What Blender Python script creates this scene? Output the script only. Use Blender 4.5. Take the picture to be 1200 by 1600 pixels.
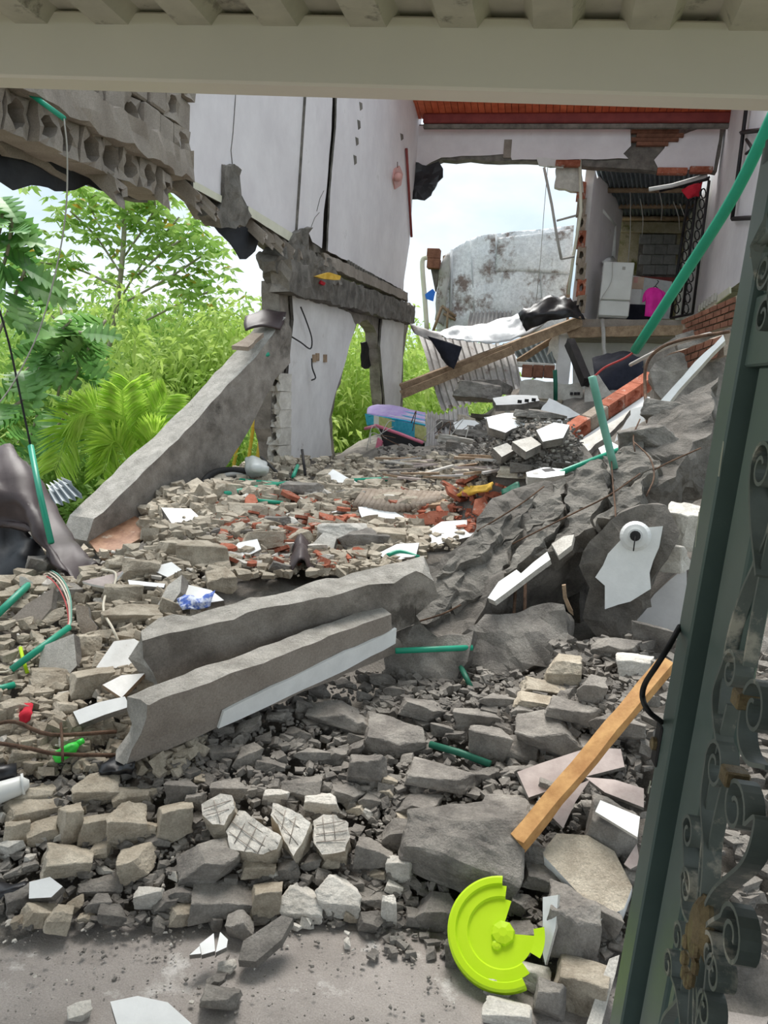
import bpy, bmesh, math, random
import numpy as np
from mathutils import Vector, Matrix, noise
for o in list(bpy.data.objects): bpy.data.objects.remove(o, do_unlink=True)
scene = bpy.context.scene
COL = scene.collection
rng = random.Random(7)
nr = np.random.RandomState(11)

# ------------------------------------------------------------------ camera
# X across the house, Y into it, Z up; the photographer's eye is 1.6 m above the porch floor
F = 1200.0
def cam_axes(vx=875, vy=620, s=0.07):
    Y = np.array([vx-600, 800-vy, F], float); Y /= np.linalg.norm(Y)
    U = np.array([s, 1, -(Y[0]*s+Y[1])/Y[2]]); U /= np.linalg.norm(U)
    return np.array([-np.cross(Y, U), Y, U])
CM = cam_axes()
EYE = np.array([0, 0, 1.6])
cam = bpy.data.cameras.new('camera')
cam.sensor_fit = 'HORIZONTAL'; cam.sensor_width = 36; cam.lens = 36; cam.clip_start = .02; cam.clip_end = 500
cam_o = bpy.data.objects.new('camera', cam); COL.objects.link(cam_o)
mw = Matrix.Identity(4)
for i in range(3):
    mw[i][0] = CM[i, 0]; mw[i][1] = CM[i, 1]; mw[i][2] = -CM[i, 2]; mw[i][3] = EYE[i]
cam_o.matrix_world = mw
scene.camera = cam_o

# ------------------------------------------------------------------ sky, sun, exposure
world = bpy.data.worlds.new('overcast_sky'); scene.world = world
world.use_nodes = True
wt = world.node_tree; wt.nodes.clear()
def wn(t): return wt.nodes.new(t)
tc = wn('ShaderNodeTexCoord'); mp = wn('ShaderNodeMapping'); mp.inputs['Scale'].default_value = (1, 1, 2.2)
nz = wn('ShaderNodeTexNoise'); nz.inputs['Scale'].default_value = 2.6; nz.inputs['Detail'].default_value = 7; nz.inputs['Roughness'].default_value = .52
rp = wn('ShaderNodeValToRGB')
rp.color_ramp.elements[0].position = .36; rp.color_ramp.elements[0].color = (.43, .55, .65, 1)
rp.color_ramp.elements[1].position = .60; rp.color_ramp.elements[1].color = (.74, .80, .85, 1)
bg = wn('ShaderNodeBackground'); bg.inputs['Strength'].default_value = 1.0
wo = wn('ShaderNodeOutputWorld')
wt.links.new(tc.outputs['Generated'], mp.inputs['Vector']); wt.links.new(mp.outputs[0], nz.inputs['Vector'])
wt.links.new(nz.outputs['Fac'], rp.inputs['Fac']); wt.links.new(rp.outputs[0], bg.inputs['Color']); wt.links.new(bg.outputs[0], wo.inputs['Surface'])
sun = bpy.data.lights.new('sun', 'SUN'); sun.energy = 3.9; sun.angle = math.radians(35); sun.color = (1, .97, .92)
sun_o = bpy.data.objects.new('sun', sun); COL.objects.link(sun_o)
sun_o.rotation_euler = Vector((.25, -.5, -1)).to_track_quat('-Z', 'Y').to_euler()
vs = scene.view_settings
vs.view_transform = 'Standard'; vs.look = 'None'; vs.exposure = 0.62; vs.gamma = 1; vs.use_curve_mapping = False

# ------------------------------------------------------------------ picture-to-place geometry
def ray(px, py): return CM @ np.array([px-600, 800-py, F], float)
def P(px, py, Y):
    d = ray(px, py)
    if Y is None or Y < 0:                  # lying on the heap (lifted by -Y)
        h = hit(px, py); return h-d/np.linalg.norm(d)*(.05 if Y is None else -Y)
    return EYE + d*(Y/d[1])
def PX(px, py, X):
    d = ray(px, py); return EYE + d*(X/d[0])
def PZ(px, py, Z):
    d = ray(px, py); return EYE + d*((Z-EYE[2])/d[2])
def PP(px, py, plane):
    p0, n = plane; d = ray(px, py)
    return EYE + d*(np.dot(p0-EYE, n)/np.dot(d, n))
def plane3(a, b, c):
    a, b, c = (P(*q) for q in (a, b, c))
    n = np.cross(b-a, c-a); n /= np.linalg.norm(n)
    if np.dot(n, EYE-a) < 0: n = -n
    return (a, n)
def plane_at(px, py, Y, n):
    n = np.array(n, float); n /= np.linalg.norm(n); return (P(px, py, Y), n)

# ------------------------------------------------------------------ materials
def S(r, g, b):
    f = lambda c: (c/255/12.92) if c/255 <= .04045 else ((c/255+.055)/1.055)**2.4
    return (f(r), f(g), f(b), 1)
def mat(name, c1, c2=None, scale=6, rough=.88, bump=.0, bscale=60, rnd=0, spec=.25, metal=0, c3=None, s3=2.0, t3=.6, lo=.35, hi=.65, trans=0, coat=0, alpha=1):
    m = bpy.data.materials.new(name); m.use_nodes = True
    t = m.node_tree; N = t.nodes; L = t.links
    b = N['Principled BSDF']
    b.inputs['Roughness'].default_value = rough; b.inputs['Metallic'].default_value = metal
    b.inputs['Specular IOR Level'].default_value = spec
    geo = N.new('ShaderNodeNewGeometry')
    col = None
    if c2 is None:
        rgb = N.new('ShaderNodeRGB'); rgb.outputs[0].default_value = S(*c1); col = rgb.outputs[0]
    else:
        nz = N.new('ShaderNodeTexNoise'); nz.inputs['Scale'].default_value = scale; nz.inputs['Detail'].default_value = 9; nz.inputs['Roughness'].default_value = .65
        L.new(geo.outputs['Position'], nz.inputs['Vector'])
        r = N.new('ShaderNodeValToRGB'); e = r.color_ramp.elements
        e[0].position = lo; e[0].color = S(*c1); e[1].position = hi; e[1].color = S(*c2)
        L.new(nz.outputs['Fac'], r.inputs['Fac']); col = r.outputs[0]
    if c3 is not None:
        nz = N.new('ShaderNodeTexNoise'); nz.inputs['Scale'].default_value = s3; nz.inputs['Detail'].default_value = 10; nz.inputs['Roughness'].default_value = .7
        L.new(geo.outputs['Position'], nz.inputs['Vector'])
        r = N.new('ShaderNodeValToRGB'); e = r.color_ramp.elements
        e[0].position = t3-.04; e[0].color = (0, 0, 0, 1); e[1].position = t3+.05; e[1].color = (1, 1, 1, 1)
        L.new(nz.outputs['Fac'], r.inputs['Fac'])
        mx = N.new('ShaderNodeMix'); mx.data_type = 'RGBA'
        L.new(r.outputs[0], mx.inputs[0]); L.new(col, mx.inputs[6]); mx.inputs[7].default_value = S(*c3); col = mx.outputs[2]
    if bump >= .3:
        nz = N.new('ShaderNodeTexNoise'); nz.inputs['Scale'].default_value = bscale*2.2; nz.inputs['Detail'].default_value = 4; nz.inputs['Roughness'].default_value = .8
        L.new(geo.outputs['Position'], nz.inputs['Vector'])
        mr = N.new('ShaderNodeMapRange'); mr.inputs['From Min'].default_value = .3; mr.inputs['From Max'].default_value = .7; mr.inputs['To Min'].default_value = .74; mr.inputs['To Max'].default_value = 1.2
        L.new(nz.outputs['Fac'], mr.inputs['Value'])
        hs = N.new('ShaderNodeHueSaturation'); L.new(mr.outputs[0], hs.inputs['Value']); L.new(col, hs.inputs['Color']); col = hs.outputs[0]
    if rnd:
        oi = N.new('ShaderNodeObjectInfo'); mr = N.new('ShaderNodeMapRange')
        mr.inputs['To Min'].default_value = 1-rnd; mr.inputs['To Max'].default_value = 1+rnd
        L.new(oi.outputs['Random'], mr.inputs['Value'])
        hs = N.new('ShaderNodeHueSaturation'); L.new(mr.outputs[0], hs.inputs['Value']); L.new(col, hs.inputs['Color']); col = hs.outputs[0]
    L.new(col, b.inputs['Base Color'])
    if bump:
        nz = N.new('ShaderNodeTexNoise'); nz.inputs['Scale'].default_value = bscale; nz.inputs['Detail'].default_value = 8; nz.inputs['Roughness'].default_value = .7
        L.new(geo.outputs['Position'], nz.inputs['Vector'])
        bp = N.new('ShaderNodeBump'); bp.inputs['Strength'].default_value = bump; bp.inputs['Distance'].default_value = .02
        L.new(nz.outputs['Fac'], bp.inputs['Height']); L.new(bp.outputs[0], b.inputs['Normal'])
    if trans:
        tr = N.new('ShaderNodeBsdfTranslucent'); L.new(col, tr.inputs['Color'])
        ms = N.new('ShaderNodeMixShader'); ms.inputs[0].default_value = trans
        L.new(b.outputs[0], ms.inputs[1]); L.new(tr.outputs[0], ms.inputs[2]); L.new(ms.outputs[0], N['Material Output'].inputs['Surface'])
    if coat: b.inputs['Coat Weight'].default_value = coat
    return m
MT = dict(
    floor=mat('dusty_concrete_floor', (146, 139, 133), (180, 172, 166), 2.2, .93, .5, 90, c3=(204, 199, 194), s3=5, t3=.615, spec=.15),
    dust=mat('gravel_and_dust', (116, 111, 104), (156, 149, 141), 5, .95, .9, 55, spec=.1),
    stone=mat('broken_concrete', (116, 111, 106), (162, 156, 148), 9, .93, .7, 70, rnd=.16, spec=.12),
    warm=mat('broken_concrete_warm', (160, 148, 131), (208, 197, 179), 9, .93, .7, 70, rnd=.14, spec=.12),
    slabstone=mat('grey_blockwork', (112, 108, 102), (152, 147, 139), 7, .93, .9, 60, rnd=.1, spec=.12),
    pale=mat('broken_plaster', (186, 180, 171), (218, 213, 204), 9, .9, .45, 70, rnd=.08, spec=.15),
    dark=mat('dark_concrete', (96, 92, 87), (138, 132, 125), 7, .92, .7, 60, rnd=.1, spec=.15),  # darker grey than the broken concrete
    beam=mat('cast_concrete', (118, 111, 104), (164, 156, 147), 5, .9, .45, 60, c3=(92, 86, 80), s3=2.4, t3=.62, spec=.15),
    beamtop_lit=mat('rough_concrete_lit_top', (165, 160, 152), (200, 195, 187), 12, .93, .9, 80, spec=.12),  # beam tops painted paler than their sides, light from above in the colour
    brown=mat('concrete_brown', (138, 128, 119), (160, 150, 140), 4, .9, .3, 60, spec=.15),
    plaster=mat('white_plaster', (216, 209, 212), (232, 226, 228), 1.6, .62, .06, 30, c3=(196, 188, 188), s3=1.6, t3=.66, spec=.35),
    plaster2=mat('white_plaster_stained', (208, 204, 202), (228, 225, 223), 2.5, .7, .08, 30, c3=(172, 163, 154), s3=2.6, t3=.67, spec=.3),
    white=mat('white_paint', (226, 226, 224), (240, 240, 238), 8, .7, .1, 60, spec=.25),
    tile=mat('white_tile', (216, 213, 208), (236, 234, 230), 10, .4, .08, 80, c3=(150, 135, 120), s3=14, t3=.67, spec=.4),
    pinktile=mat('pink_grey_tile', (160, 145, 140), (186, 172, 166), 12, .6, .1, 60, spec=.3),
    brick=mat('orange_clay', (150, 84, 64), (182, 116, 94), 12, .9, .4, 70, rnd=.2, c3=(190, 176, 164), s3=9, t3=.60, spec=.12),
    brownbrick=mat('brown_brick', (112, 76, 62), (140, 98, 80), 10, .9, .35, 60, rnd=.15, spec=.15),
    mortar=mat('mortar', (150, 136, 122), (176, 162, 148), 10, .95, .6, 70, spec=.1),
    steel=mat('cream_painted_steel', (224, 214, 208), (230, 220, 213), 1.2, .42, 0, c3=(212, 202, 194), s3=3.2, t3=.70, spec=.4),
    roofsheet=mat('galvanised_underside', (176, 171, 160), (196, 190, 178), 5, .5, .05, 30, c3=(122, 116, 108), s3=6, t3=.62, spec=.4),
    zinc=mat('weathered_zinc', (150, 145, 142), (188, 184, 180), 3, .55, .1, 30, c3=(120, 104, 94), s3=3.5, t3=.6, spec=.4),
    zincblue=mat('zinc_sheet', (118, 126, 130), (160, 168, 172), 4, .5, .05, 30, spec=.45),
    zincdark=mat('aged_zinc', (92, 100, 106), (130, 138, 144), 4, .55, .1, 30, spec=.4),
    gate=mat('dark_green_enamel', (78, 92, 87), (92, 106, 100), 3, .38, .02, 40, spec=.45, c3=(128, 134, 127), s3=6, t3=.68),
    gateshade=mat('dark_green_recess_shade', (24, 30, 29), (32, 40, 38), 3, .5, .02, 40),  # near-black green puts the shade of the gate's recesses into the colour
    iron=mat('dusty_wrought_iron', (78, 84, 80), (104, 108, 102), 9, .48, .08, 50, spec=.5, c3=(168, 160, 146), s3=11, t3=.60),
    blackiron=mat('black_iron', (30, 28, 30), (46, 42, 42), 9, .55, .05, 40),
    brass=mat('aged_brass', (96, 80, 58), (138, 120, 90), 22, .42, .4, 60, metal=.6),
    rust=mat('rusty_steel', (82, 62, 50), (124, 98, 80), 20, .85, .6, 120),
    green=mat('green_conduit', (26, 142, 112), (38, 160, 128), 3, .4, 0, spec=.45),
    greendull=mat('dusty_green_conduit', (96, 154, 136), (120, 172, 154), 4, .55, .05, 30, spec=.35),
    greendark=mat('dark_green_conduit', (26, 84, 66), (44, 104, 84), 5, .5, .05, 30),
    wood=mat('pine_wood', (170, 122, 74), (206, 160, 104), 14, .65, .15, 30, c3=(120, 82, 50), s3=10, t3=.68),
    oldwood=mat('weathered_timber', (134, 112, 92), (172, 148, 122), 10, .85, .3, 30),
    board=mat('stained_board', (112, 72, 50), (168, 128, 100), 9, .55, .1, 40, c3=(186, 168, 150), s3=7, t3=.64),
    red=mat('varnished_red_wood', (186, 84, 56), (214, 112, 76), 7, .5, .05, 30, rnd=.13, spec=.3),
    redtrim=mat('dark_red_trim', (122, 54, 52), (140, 66, 62), 5, .5, .02, 30),
    lid=mat('lime_plastic', (196, 232, 22), (206, 238, 40), 5, .42, .02, 30, trans=.25, spec=.35),
    limecap=mat('green_plastic', (60, 220, 70), (90, 240, 100), 20, .35, 0, trans=.2, spec=.5),
    tarp=mat('brown_tarpaulin', (60, 49, 49), (76, 64, 64), 4, .5, .04, 40, spec=.35),
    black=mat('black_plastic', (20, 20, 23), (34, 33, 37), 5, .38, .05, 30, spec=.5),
    charcoal=mat('charcoal_membrane', (38, 40, 46), (58, 60, 66), 4, .6, .1, 30, spec=.3),
    silver=mat('silver_tarp', (228, 231, 234), (246, 248, 249), 2.4, .45, .3, 9, c3=(132, 116, 108), s3=1.5, t3=.555, spec=.45),
    silver2=mat('silver_foil', (172, 175, 178), (206, 210, 212), 3, .38, .12, 14, spec=.5),
    blue=mat('blue_tarp', (40, 110, 205), (60, 128, 220), 5, .5, 0),
    pvc=mat('cream_pvc', (206, 202, 182), (222, 218, 198), 4, .45, 0, spec=.4),
    pink=mat('magenta_cotton', (232, 40, 160), (246, 66, 182), 6, .85, .05, 60),
    pinkplastic=mat('pink_plastic', (214, 116, 140), (226, 138, 158), 8, .5, 0),
    salmon=mat('salmon_plastic', (205, 150, 142), (216, 166, 158), 8, .5, 0),
    crimson=mat('red_cloth', (178, 32, 48), (200, 46, 62), 8, .85, .05, 40),
    fridge=mat('white_enamel', (214, 214, 210), (226, 226, 222), 3, .35, 0, spec=.4),
    carton=mat('cardboard', (198, 172, 152), (210, 186, 166), 8, .85, 0),
    moss=mat('mossy_concrete', (128, 122, 88), (170, 160, 140), 3, .9, .3, 30, c3=(92, 92, 44), s3=2.2, t3=.55),
    greyblock=mat('grey_block', (118, 117, 116), (140, 139, 137), 8, .93, .4, 60, rnd=.08),
    navy=mat('dark_cloth_and_shade', (28, 30, 40), (42, 44, 56), 6, .8, .05, 40),
    bluecloth=mat('blue_white_cloth', (84, 110, 186), (214, 220, 236), 26, .85, .1, 60, lo=.45, hi=.58),
    ceramic=mat('white_bakelite', (218, 218, 216), (228, 228, 226), 8, .3, 0, spec=.5),
    cable=mat('grey_cable', (168, 164, 158), (182, 178, 172), 9, .6, 0),
    whitecable=mat('cream_cable', (206, 196, 178), (216, 208, 190), 9, .55, 0),
    redcable=mat('red_cable', (170, 60, 60), (186, 76, 74), 9, .55, 0),
    blackcable=mat('black_cable', (34, 33, 33), (48, 46, 46), 9, .6, 0),
    bag=mat('clear_plastic_bag', (226, 228, 226), (240, 242, 240), 16, .25, .2, 30, trans=.35, spec=.5),
    purple=mat('purple_ticking', (178, 150, 206), (206, 190, 222), 5, .85, .05, 40),
    teal=mat('teal_ticking', (52, 158, 186), (84, 184, 206), 30, .85, .05, 40),
    olive=mat('olive_ticking', (176, 184, 112), (206, 206, 150), 20, .85, .05, 40),
    yellow=mat('yellow_foam', (196, 152, 52), (220, 180, 84), 14, .85, .2, 40),
    soil=mat('leaf_litter', (56, 66, 34), (96, 104, 58), 1.4, .95, .3, 12),
    leafA=mat('bamboo_leaf', (158, 190, 84), (196, 216, 124), 1.3, .6, 0, trans=.4, spec=.3),
    leafB=mat('bamboo_leaf_deep', (122, 164, 74), (170, 198, 106), 1.2, .6, 0, trans=.4, spec=.3),
    leafC=mat('breadfruit_leaf', (92, 146, 76), (142, 186, 106), 2.2, .45, 0, trans=.3, spec=.4),
    leafD=mat('palm_leaflet', (170, 212, 66), (204, 232, 112), 1.8, .5, 0, trans=.4, spec=.35),
    leafE=mat('tree_leaf', (138, 178, 84), (180, 206, 118), 1.6, .55, 0, trans=.4, spec=.3),
    leafF=mat('autumn_leaf', (196, 150, 60), (178, 176, 74), 3, .6, 0, trans=.35),
    culm=mat('yellow_bamboo_culm', (204, 172, 58), (222, 194, 90), 4, .45, 0),
    bark=mat('pale_bark', (140, 132, 116), (172, 164, 146), 6, .9, .2, 30),
)
# ------------------------------------------------------------------ object helpers
def props(o, label=None, cat=None, group=None, kind=None):
    if label and cat and not kind: kind = 'thing'
    if label: o['label'] = label
    if cat: o['category'] = cat
    if group: o['group'] = group
    if kind: o['kind'] = kind
    return o
def adopt(o, parent):
    if parent is not None:
        o.parent = parent
        w = parent.get('_w'); o.matrix_parent_inverse = Matrix.Translation(-Vector(WORLD[parent.name]))
WORLD = {}
def link(name, me, loc, parent=None, **kw):
    o = bpy.data.objects.new(name, me); COL.objects.link(o)
    o.location = loc; WORLD[o.name] = Vector(loc)
    if parent is not None:
        o.parent = parent; o.matrix_parent_inverse = Matrix.Translation(-WORLD[parent.name])
    return props(o, **kw)
def thing(name, loc, label, cat, group=None, kind=None):
    return link(name, None, Vector(loc), label=label, cat=cat, group=group, kind=kind)
def build(name, v, f, m, parent=None, fm=None, smooth=False, **kw):
    """world-space verts -> one mesh object with its origin at the base centre"""
    v = np.asarray(v, float)
    lo, hi = v.min(0), v.max(0)
    c = np.array([(lo[0]+hi[0])/2, (lo[1]+hi[1])/2, lo[2]])
    me = bpy.data.meshes.new(name)
    me.from_pydata((v-c).tolist(), [], [list(q) for q in f])
    ms = m if isinstance(m, (list, tuple)) else [m]
    for q in ms: me.materials.append(MT[q] if isinstance(q, str) else q)
    if fm is not None: me.polygons.foreach_set('material_index', list(fm))
    if smooth: me.polygons.foreach_set('use_smooth', [True]*len(me.polygons))
    me.update()
    return link(name, me, Vector(c), parent, **kw)
def build_bm(name, bm, m, parent=None, smooth=False, **kw):
    bm.normal_update()
    bm.verts.index_update()
    v = [tuple(q.co) for q in bm.verts]; f = [[q.index for q in p.verts] for p in bm.faces]; fm = [p.material_index for p in bm.faces]
    bm.free()
    return build(name, v, f, m, parent, fm, smooth, **kw)
def nvec(p, s): return np.array(noise.noise_vector(Vector(p)*s))
def box_vf(c, ax, ay, az):
    c, ax, ay, az = (np.array(q, float) for q in (c, ax, ay, az))
    v = [c+sx*ax+sy*ay+sz*az for sz in (-1, 1) for sy in (-1, 1) for sx in (-1, 1)]
    return v, [(0, 2, 3, 1), (4, 5, 7, 6), (0, 1, 5, 4), (2, 6, 7, 3), (0, 4, 6, 2), (1, 3, 7, 5)]
def box(name, lo, hi, m, parent=None, bev=0, **kw):
    lo, hi = np.array(lo, float), np.array(hi, float); c = (lo+hi)/2; h = (hi-lo)/2
    return obox(name, c, (h[0], 0, 0), (0, h[1], 0), (0, 0, h[2]), m, parent, bev, **kw)
def obox(name, c, ax, ay, az, m, parent=None, bev=0, **kw):
    v, f = box_vf(c, ax, ay, az)
    bm = bmesh.new(); vs = [bm.verts.new(q) for q in v]
    for q in f: bm.faces.new([vs[i] for i in q])
    bmesh.ops.recalc_face_normals(bm, faces=bm.faces)
    if bev: bmesh.ops.bevel(bm, geom=bm.edges[:], offset=bev, segments=1, affect='EDGES')
    return build_bm(name, bm, m, parent, **kw)
def multibox(name, boxes, m, parent=None, **kw):
    V, Fc = [], []
    for b in boxes:
        v, f = box_vf(*b); k = len(V); V += v; Fc += [[i+k for i in q] for q in f]
    return build(name, V, Fc, m, parent, **kw)
def jagged(poly, jag, step, seed=0):
    """subdivide a closed 3D outline and push its points about"""
    out = []; n = len(poly); r = random.Random(seed)
    for i in range(n):
        a, b = np.array(poly[i]), np.array(poly[(i+1) % n]); L = np.linalg.norm(b-a); k = max(1, int(L/step))
        for j in range(k):
            p = a+(b-a)*j/k
            if j: p = p+np.array([r.uniform(-1, 1) for _ in range(3)])*jag
            out.append(p)
    return out
def plate3(name, poly, n, thick, m, parent=None, jag=0, step=.08, rough=0, cell=.12, seed=1, bevel=0, **kw):
    """extrude a 3D outline away from normal n; materials: front, sides (and back)"""
    n = np.array(n, float); n /= np.linalg.norm(n)
    poly = [np.array(p, float) for p in poly]
    if jag:
        poly = jagged(poly, jag, step, seed); p0 = poly[0]
        poly = [p-n*np.dot(p-p0, n)*.9 for p in poly]
    bm = bmesh.new(); vs = [bm.verts.new(p) for p in poly]
    f = bm.faces.new(vs); f.normal_update()
    if np.dot(np.array(f.normal), n) < 0: f.normal_flip()
    r = bmesh.ops.extrude_face_region(bm, geom=[f])
    back = [g for g in r['geom'] if isinstance(g, bmesh.types.BMVert)]
    # the duplicated region becomes the front face; move the original back
    bmesh.ops.translate(bm, verts=vs, vec=-n*thick)
    bmesh.ops.recalc_face_normals(bm, faces=bm.faces)
    bm.normal_update()
    for q in bm.faces: q.material_index = 0 if abs(np.dot(np.array(q.normal), n)) > .8 and np.dot(np.array(q.calc_center_median())-poly[0], n) > -thick*.5 else 1
    if isinstance(m, str): m = [m, m]
    if bevel: bmesh.ops.bevel(bm, geom=bm.edges[:], offset=bevel, segments=1, affect='EDGES')
    if rough:
        bmesh.ops.triangulate(bm, faces=bm.faces)
        for _ in range(5):
            es = [e for e in bm.edges if e.calc_length() > cell]
            if not es: break
            bmesh.ops.subdivide_edges(bm, edges=es, cuts=1)
            bmesh.ops.triangulate(bm, faces=[q for q in bm.faces if len(q.verts) > 3])
        for q in bm.verts:
            d = nvec(q.co, .7/max(cell, .01))*rough+nvec(q.co, .25/max(cell, .01))*rough*1.3
            q.co += Vector(d)
    return build_bm(name, bm, m, parent, **kw)
def plate(name, px, plane, thick, m, parent=None, **kw):
    return plate3(name, [PP(x, y, plane) for x, y in px], plane[1], thick, m, parent, **kw)
def prism(name, a, b, up, w, h, m, parent=None, rough=.012, cell=.09, ends=.04, seed=0, **kw):
    """beam from a to b (centre of its top edge line), width w across, height h down"""
    a, b, up = (np.array(q, float) for q in (a, b, up))
    d = b-a; L = np.linalg.norm(d); d /= L
    s = np.cross(d, up); s /= np.linalg.norm(s); u = np.cross(s, d)
    nl, nw, nh = max(2, int(L/cell)), max(2, int(w/cell)), max(2, int(h/cell))
    bm = bmesh.new(); grid = {}
    def vert(i, j, k):
        key = (i, j, k)
        if key not in grid:
            p = a+d*L*i/nl+s*w*(j/nw-.5)-u*h*k/nh
            q = nvec(p, 7)*rough+nvec(p, 22)*rough*.6
            if i in (0, nl): q = q+d*float(noise.noise(Vector(p)*9+Vector((seed, 0, 0))))*ends*2.2
            grid[key] = bm.verts.new(p+q)
        return grid[key]
    def face(q, mi):
        f = bm.faces.new([vert(*t) for t in q]); f.material_index = mi
    for i in range(nl):
        for j in range(nw):
            face([(i, j, 0), (i+1, j, 0), (i+1, j+1, 0), (i, j+1, 0)], 1); face([(i, j, nh), (i, j+1, nh), (i+1, j+1, nh), (i+1, j, nh)], 0)
        for k in range(nh):
            face([(i, 0, k), (i, 0, k+1), (i+1, 0, k+1), (i+1, 0, k)], 0); face([(i, nw, k), (i+1, nw, k), (i+1, nw, k+1), (i, nw, k+1)], 0)
    for j in range(nw):
        for k in range(nh):
            face([(0, j, k), (0, j+1, k), (0, j+1, k+1), (0, j, k+1)], 1); face([(nl, j, k), (nl, j, k+1), (nl, j+1, k+1), (nl, j+1, k)], 1)
    bmesh.ops.recalc_face_normals(bm, faces=bm.faces)
    return build_bm(name, bm, m, parent, **kw)
def catmull(pts, n):
    pts = [np.array(p, float) for p in pts]
    if len(pts) < 3: return [pts[0]+(pts[-1]-pts[0])*t/n for t in range(n+1)]
    q = [2*pts[0]-pts[1]]+pts+[2*pts[-1]-pts[-2]]; out = []
    for i in range(1, len(q)-2):
        for k in range(n):
            t = k/n; a, b, c, d = q[i-1:i+3]
            out.append(.5*((2*b)+(c-a)*t+(2*a-5*b+4*c-d)*t*t+(3*b-a-3*c+d)*t**3))
    out.append(pts[-1]); return out
def tube_vf(pts, r, sides=8, hollow=0):
    pts = [np.array(p, float) for p in pts]; V, Fc = [], []; up = np.array([.13, .21, .97]); n = len(pts)
    rr = r if isinstance(r, (list, tuple)) else [r]*n
    for i, p in enumerate(pts):
        t = pts[min(i+1, n-1)]-pts[max(i-1, 0)]; t /= (np.linalg.norm(t)+1e-9)
        s = np.cross(t, up)
        if np.linalg.norm(s) < .05: s = np.cross(t, [1, 0, 0])
        s /= np.linalg.norm(s); u = np.cross(s, t); up = u
        for k in range(sides):
            a = 2*math.pi*k/sides; V.append(p+(s*math.cos(a)+u*math.sin(a))*rr[i])
    for i in range(n-1):
        for k in range(sides):
            k2 = (k+1) % sides; Fc.append((i*sides+k, i*sides+k2, (i+1)*sides+k2, (i+1)*sides+k))
    Fc.append(tuple(range(sides-1, -1, -1))); Fc.append(tuple((n-1)*sides+k for k in range(sides)))
    return V, Fc
def tube(name, pts, r, m, parent=None, sides=8, sm=0, **kw):
    if sm: pts = catmull(pts, sm)
    v, f = tube_vf(pts, r, sides)
    o = build(name, v, f, m, parent, smooth=True, **kw)
    return o
def ptube(name, pxs, r, m, parent=None, sides=8, sm=0, **kw):
    return tube(name, [P(*q) for q in pxs], r, m, parent, sides, sm, **kw)
def sheet(name, rows, m, parent=None, n=5, wr=.01, ws=6, thick=.004, smooth=True, fold=0, seed=0, **kw):
    """cloth or foil over a grid of control points (rows of 3D points)"""
    rows = [catmull(r, n) for r in rows]
    cols = [catmull([r[i] for r in rows], n) for i in range(len(rows[0]))]
    nu, nv = len(cols), len(cols[0]); V, Fc = [], []
    G = np.array(cols)
    du = np.gradient(G, axis=0); dv = np.gradient(G, axis=1); N = np.cross(du, dv); N /= (np.linalg.norm(N, axis=2, keepdims=True)+1e-9)
    D = np.zeros((nu, nv))
    for i in range(nu):
        for j in range(nv):
            p = Vector(G[i, j])+Vector((seed, 0, 0)); D[i, j] = noise.noise(p*ws)*wr+abs(noise.noise(p*ws*2.3))*wr*.7
            if fold: D[i, j] += math.sin(i/nu*fold*6.28+noise.noise(p*2)*2)*wr
    A = G+N*D[..., None]; B = A-N*thick
    V = list(A.reshape(-1, 3))+list(B.reshape(-1, 3)); k = nu*nv
    for i in range(nu-1):
        for j in range(nv-1):
            a, b, c, d = i*nv+j, (i+1)*nv+j, (i+1)*nv+j+1, i*nv+j+1
            Fc.append((a, b, c, d)); Fc.append((d+k, c+k, b+k, a+k))
    rim = [(i, 0) for i in range(nu)]+[(nu-1, j) for j in range(1, nv)]+[(i, nv-1) for i in range(nu-2, -1, -1)]+[(0, j) for j in range(nv-2, 0, -1)]
    for t in range(len(rim)):
        a = rim[t][0]*nv+rim[t][1]; q = rim[(t+1) % len(rim)]; b = q[0]*nv+q[1]; Fc.append((a, a+k, b+k, b))
    return build(name, V, Fc, m, parent, smooth=smooth, **kw)
def psheet(name, rows, m, parent=None, **kw):
    return sheet(name, [[P(*q) for q in r] for r in rows], m, parent, **kw)
def corrug(name, c00, c10, c01, c11, waves, amp, m, parent=None, trap=False, nv=8, bend=0, thick=.002, seed=0, **kw):
    """corrugated sheet: ridges run from the c0* edge to the c1* edge ... u across the ridges (c00->c10), v along (c00->c01)"""
    c00, c10, c01, c11 = (np.array(q, float) for q in (c00, c10, c01, c11))
    n = np.cross(c10-c00, c01-c00); n /= np.linalg.norm(n)
    prof = [(0, 0), (.18, 0), (.3, 1), (.7, 1), (.82, 0)] if trap else [(k/8, .5-.5*math.cos(2*math.pi*k/8)) for k in range(8)]
    us = [((w+p)/waves, h) for w in range(waves) for p, h in prof]+[(1, 0)]
    V, Fc = [], []; W = len(us)
    for side in (0, 1):
        for j in range(nv+1):
            v = j/nv
            for u, h in us:
                p = (c00*(1-u)+c10*u)*(1-v)+(c01*(1-u)+c11*u)*v
                b = bend*noise.noise(Vector((u*1.7+seed, v*1.9, seed)))
                V.append(p+n*(h*amp+b-side*thick))
    K = W*(nv+1)
    for j in range(nv):
        for i in range(W-1):
            a = j*W+i; Fc.append((a, a+1, a+W+1, a+W)); Fc.append((K+a+W, K+a+W+1, K+a+1, K+a))
    for j in range(nv): 
        for i in (0, W-1): a = j*W+i; Fc.append((a, a+W, K+a+W, K+a))
    for i in range(W-1):
        for j in (0, nv): a = j*W+i; Fc.append((a, K+a, K+a+1, a+1))
    return build(name, V, Fc, m, parent, **kw)
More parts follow.
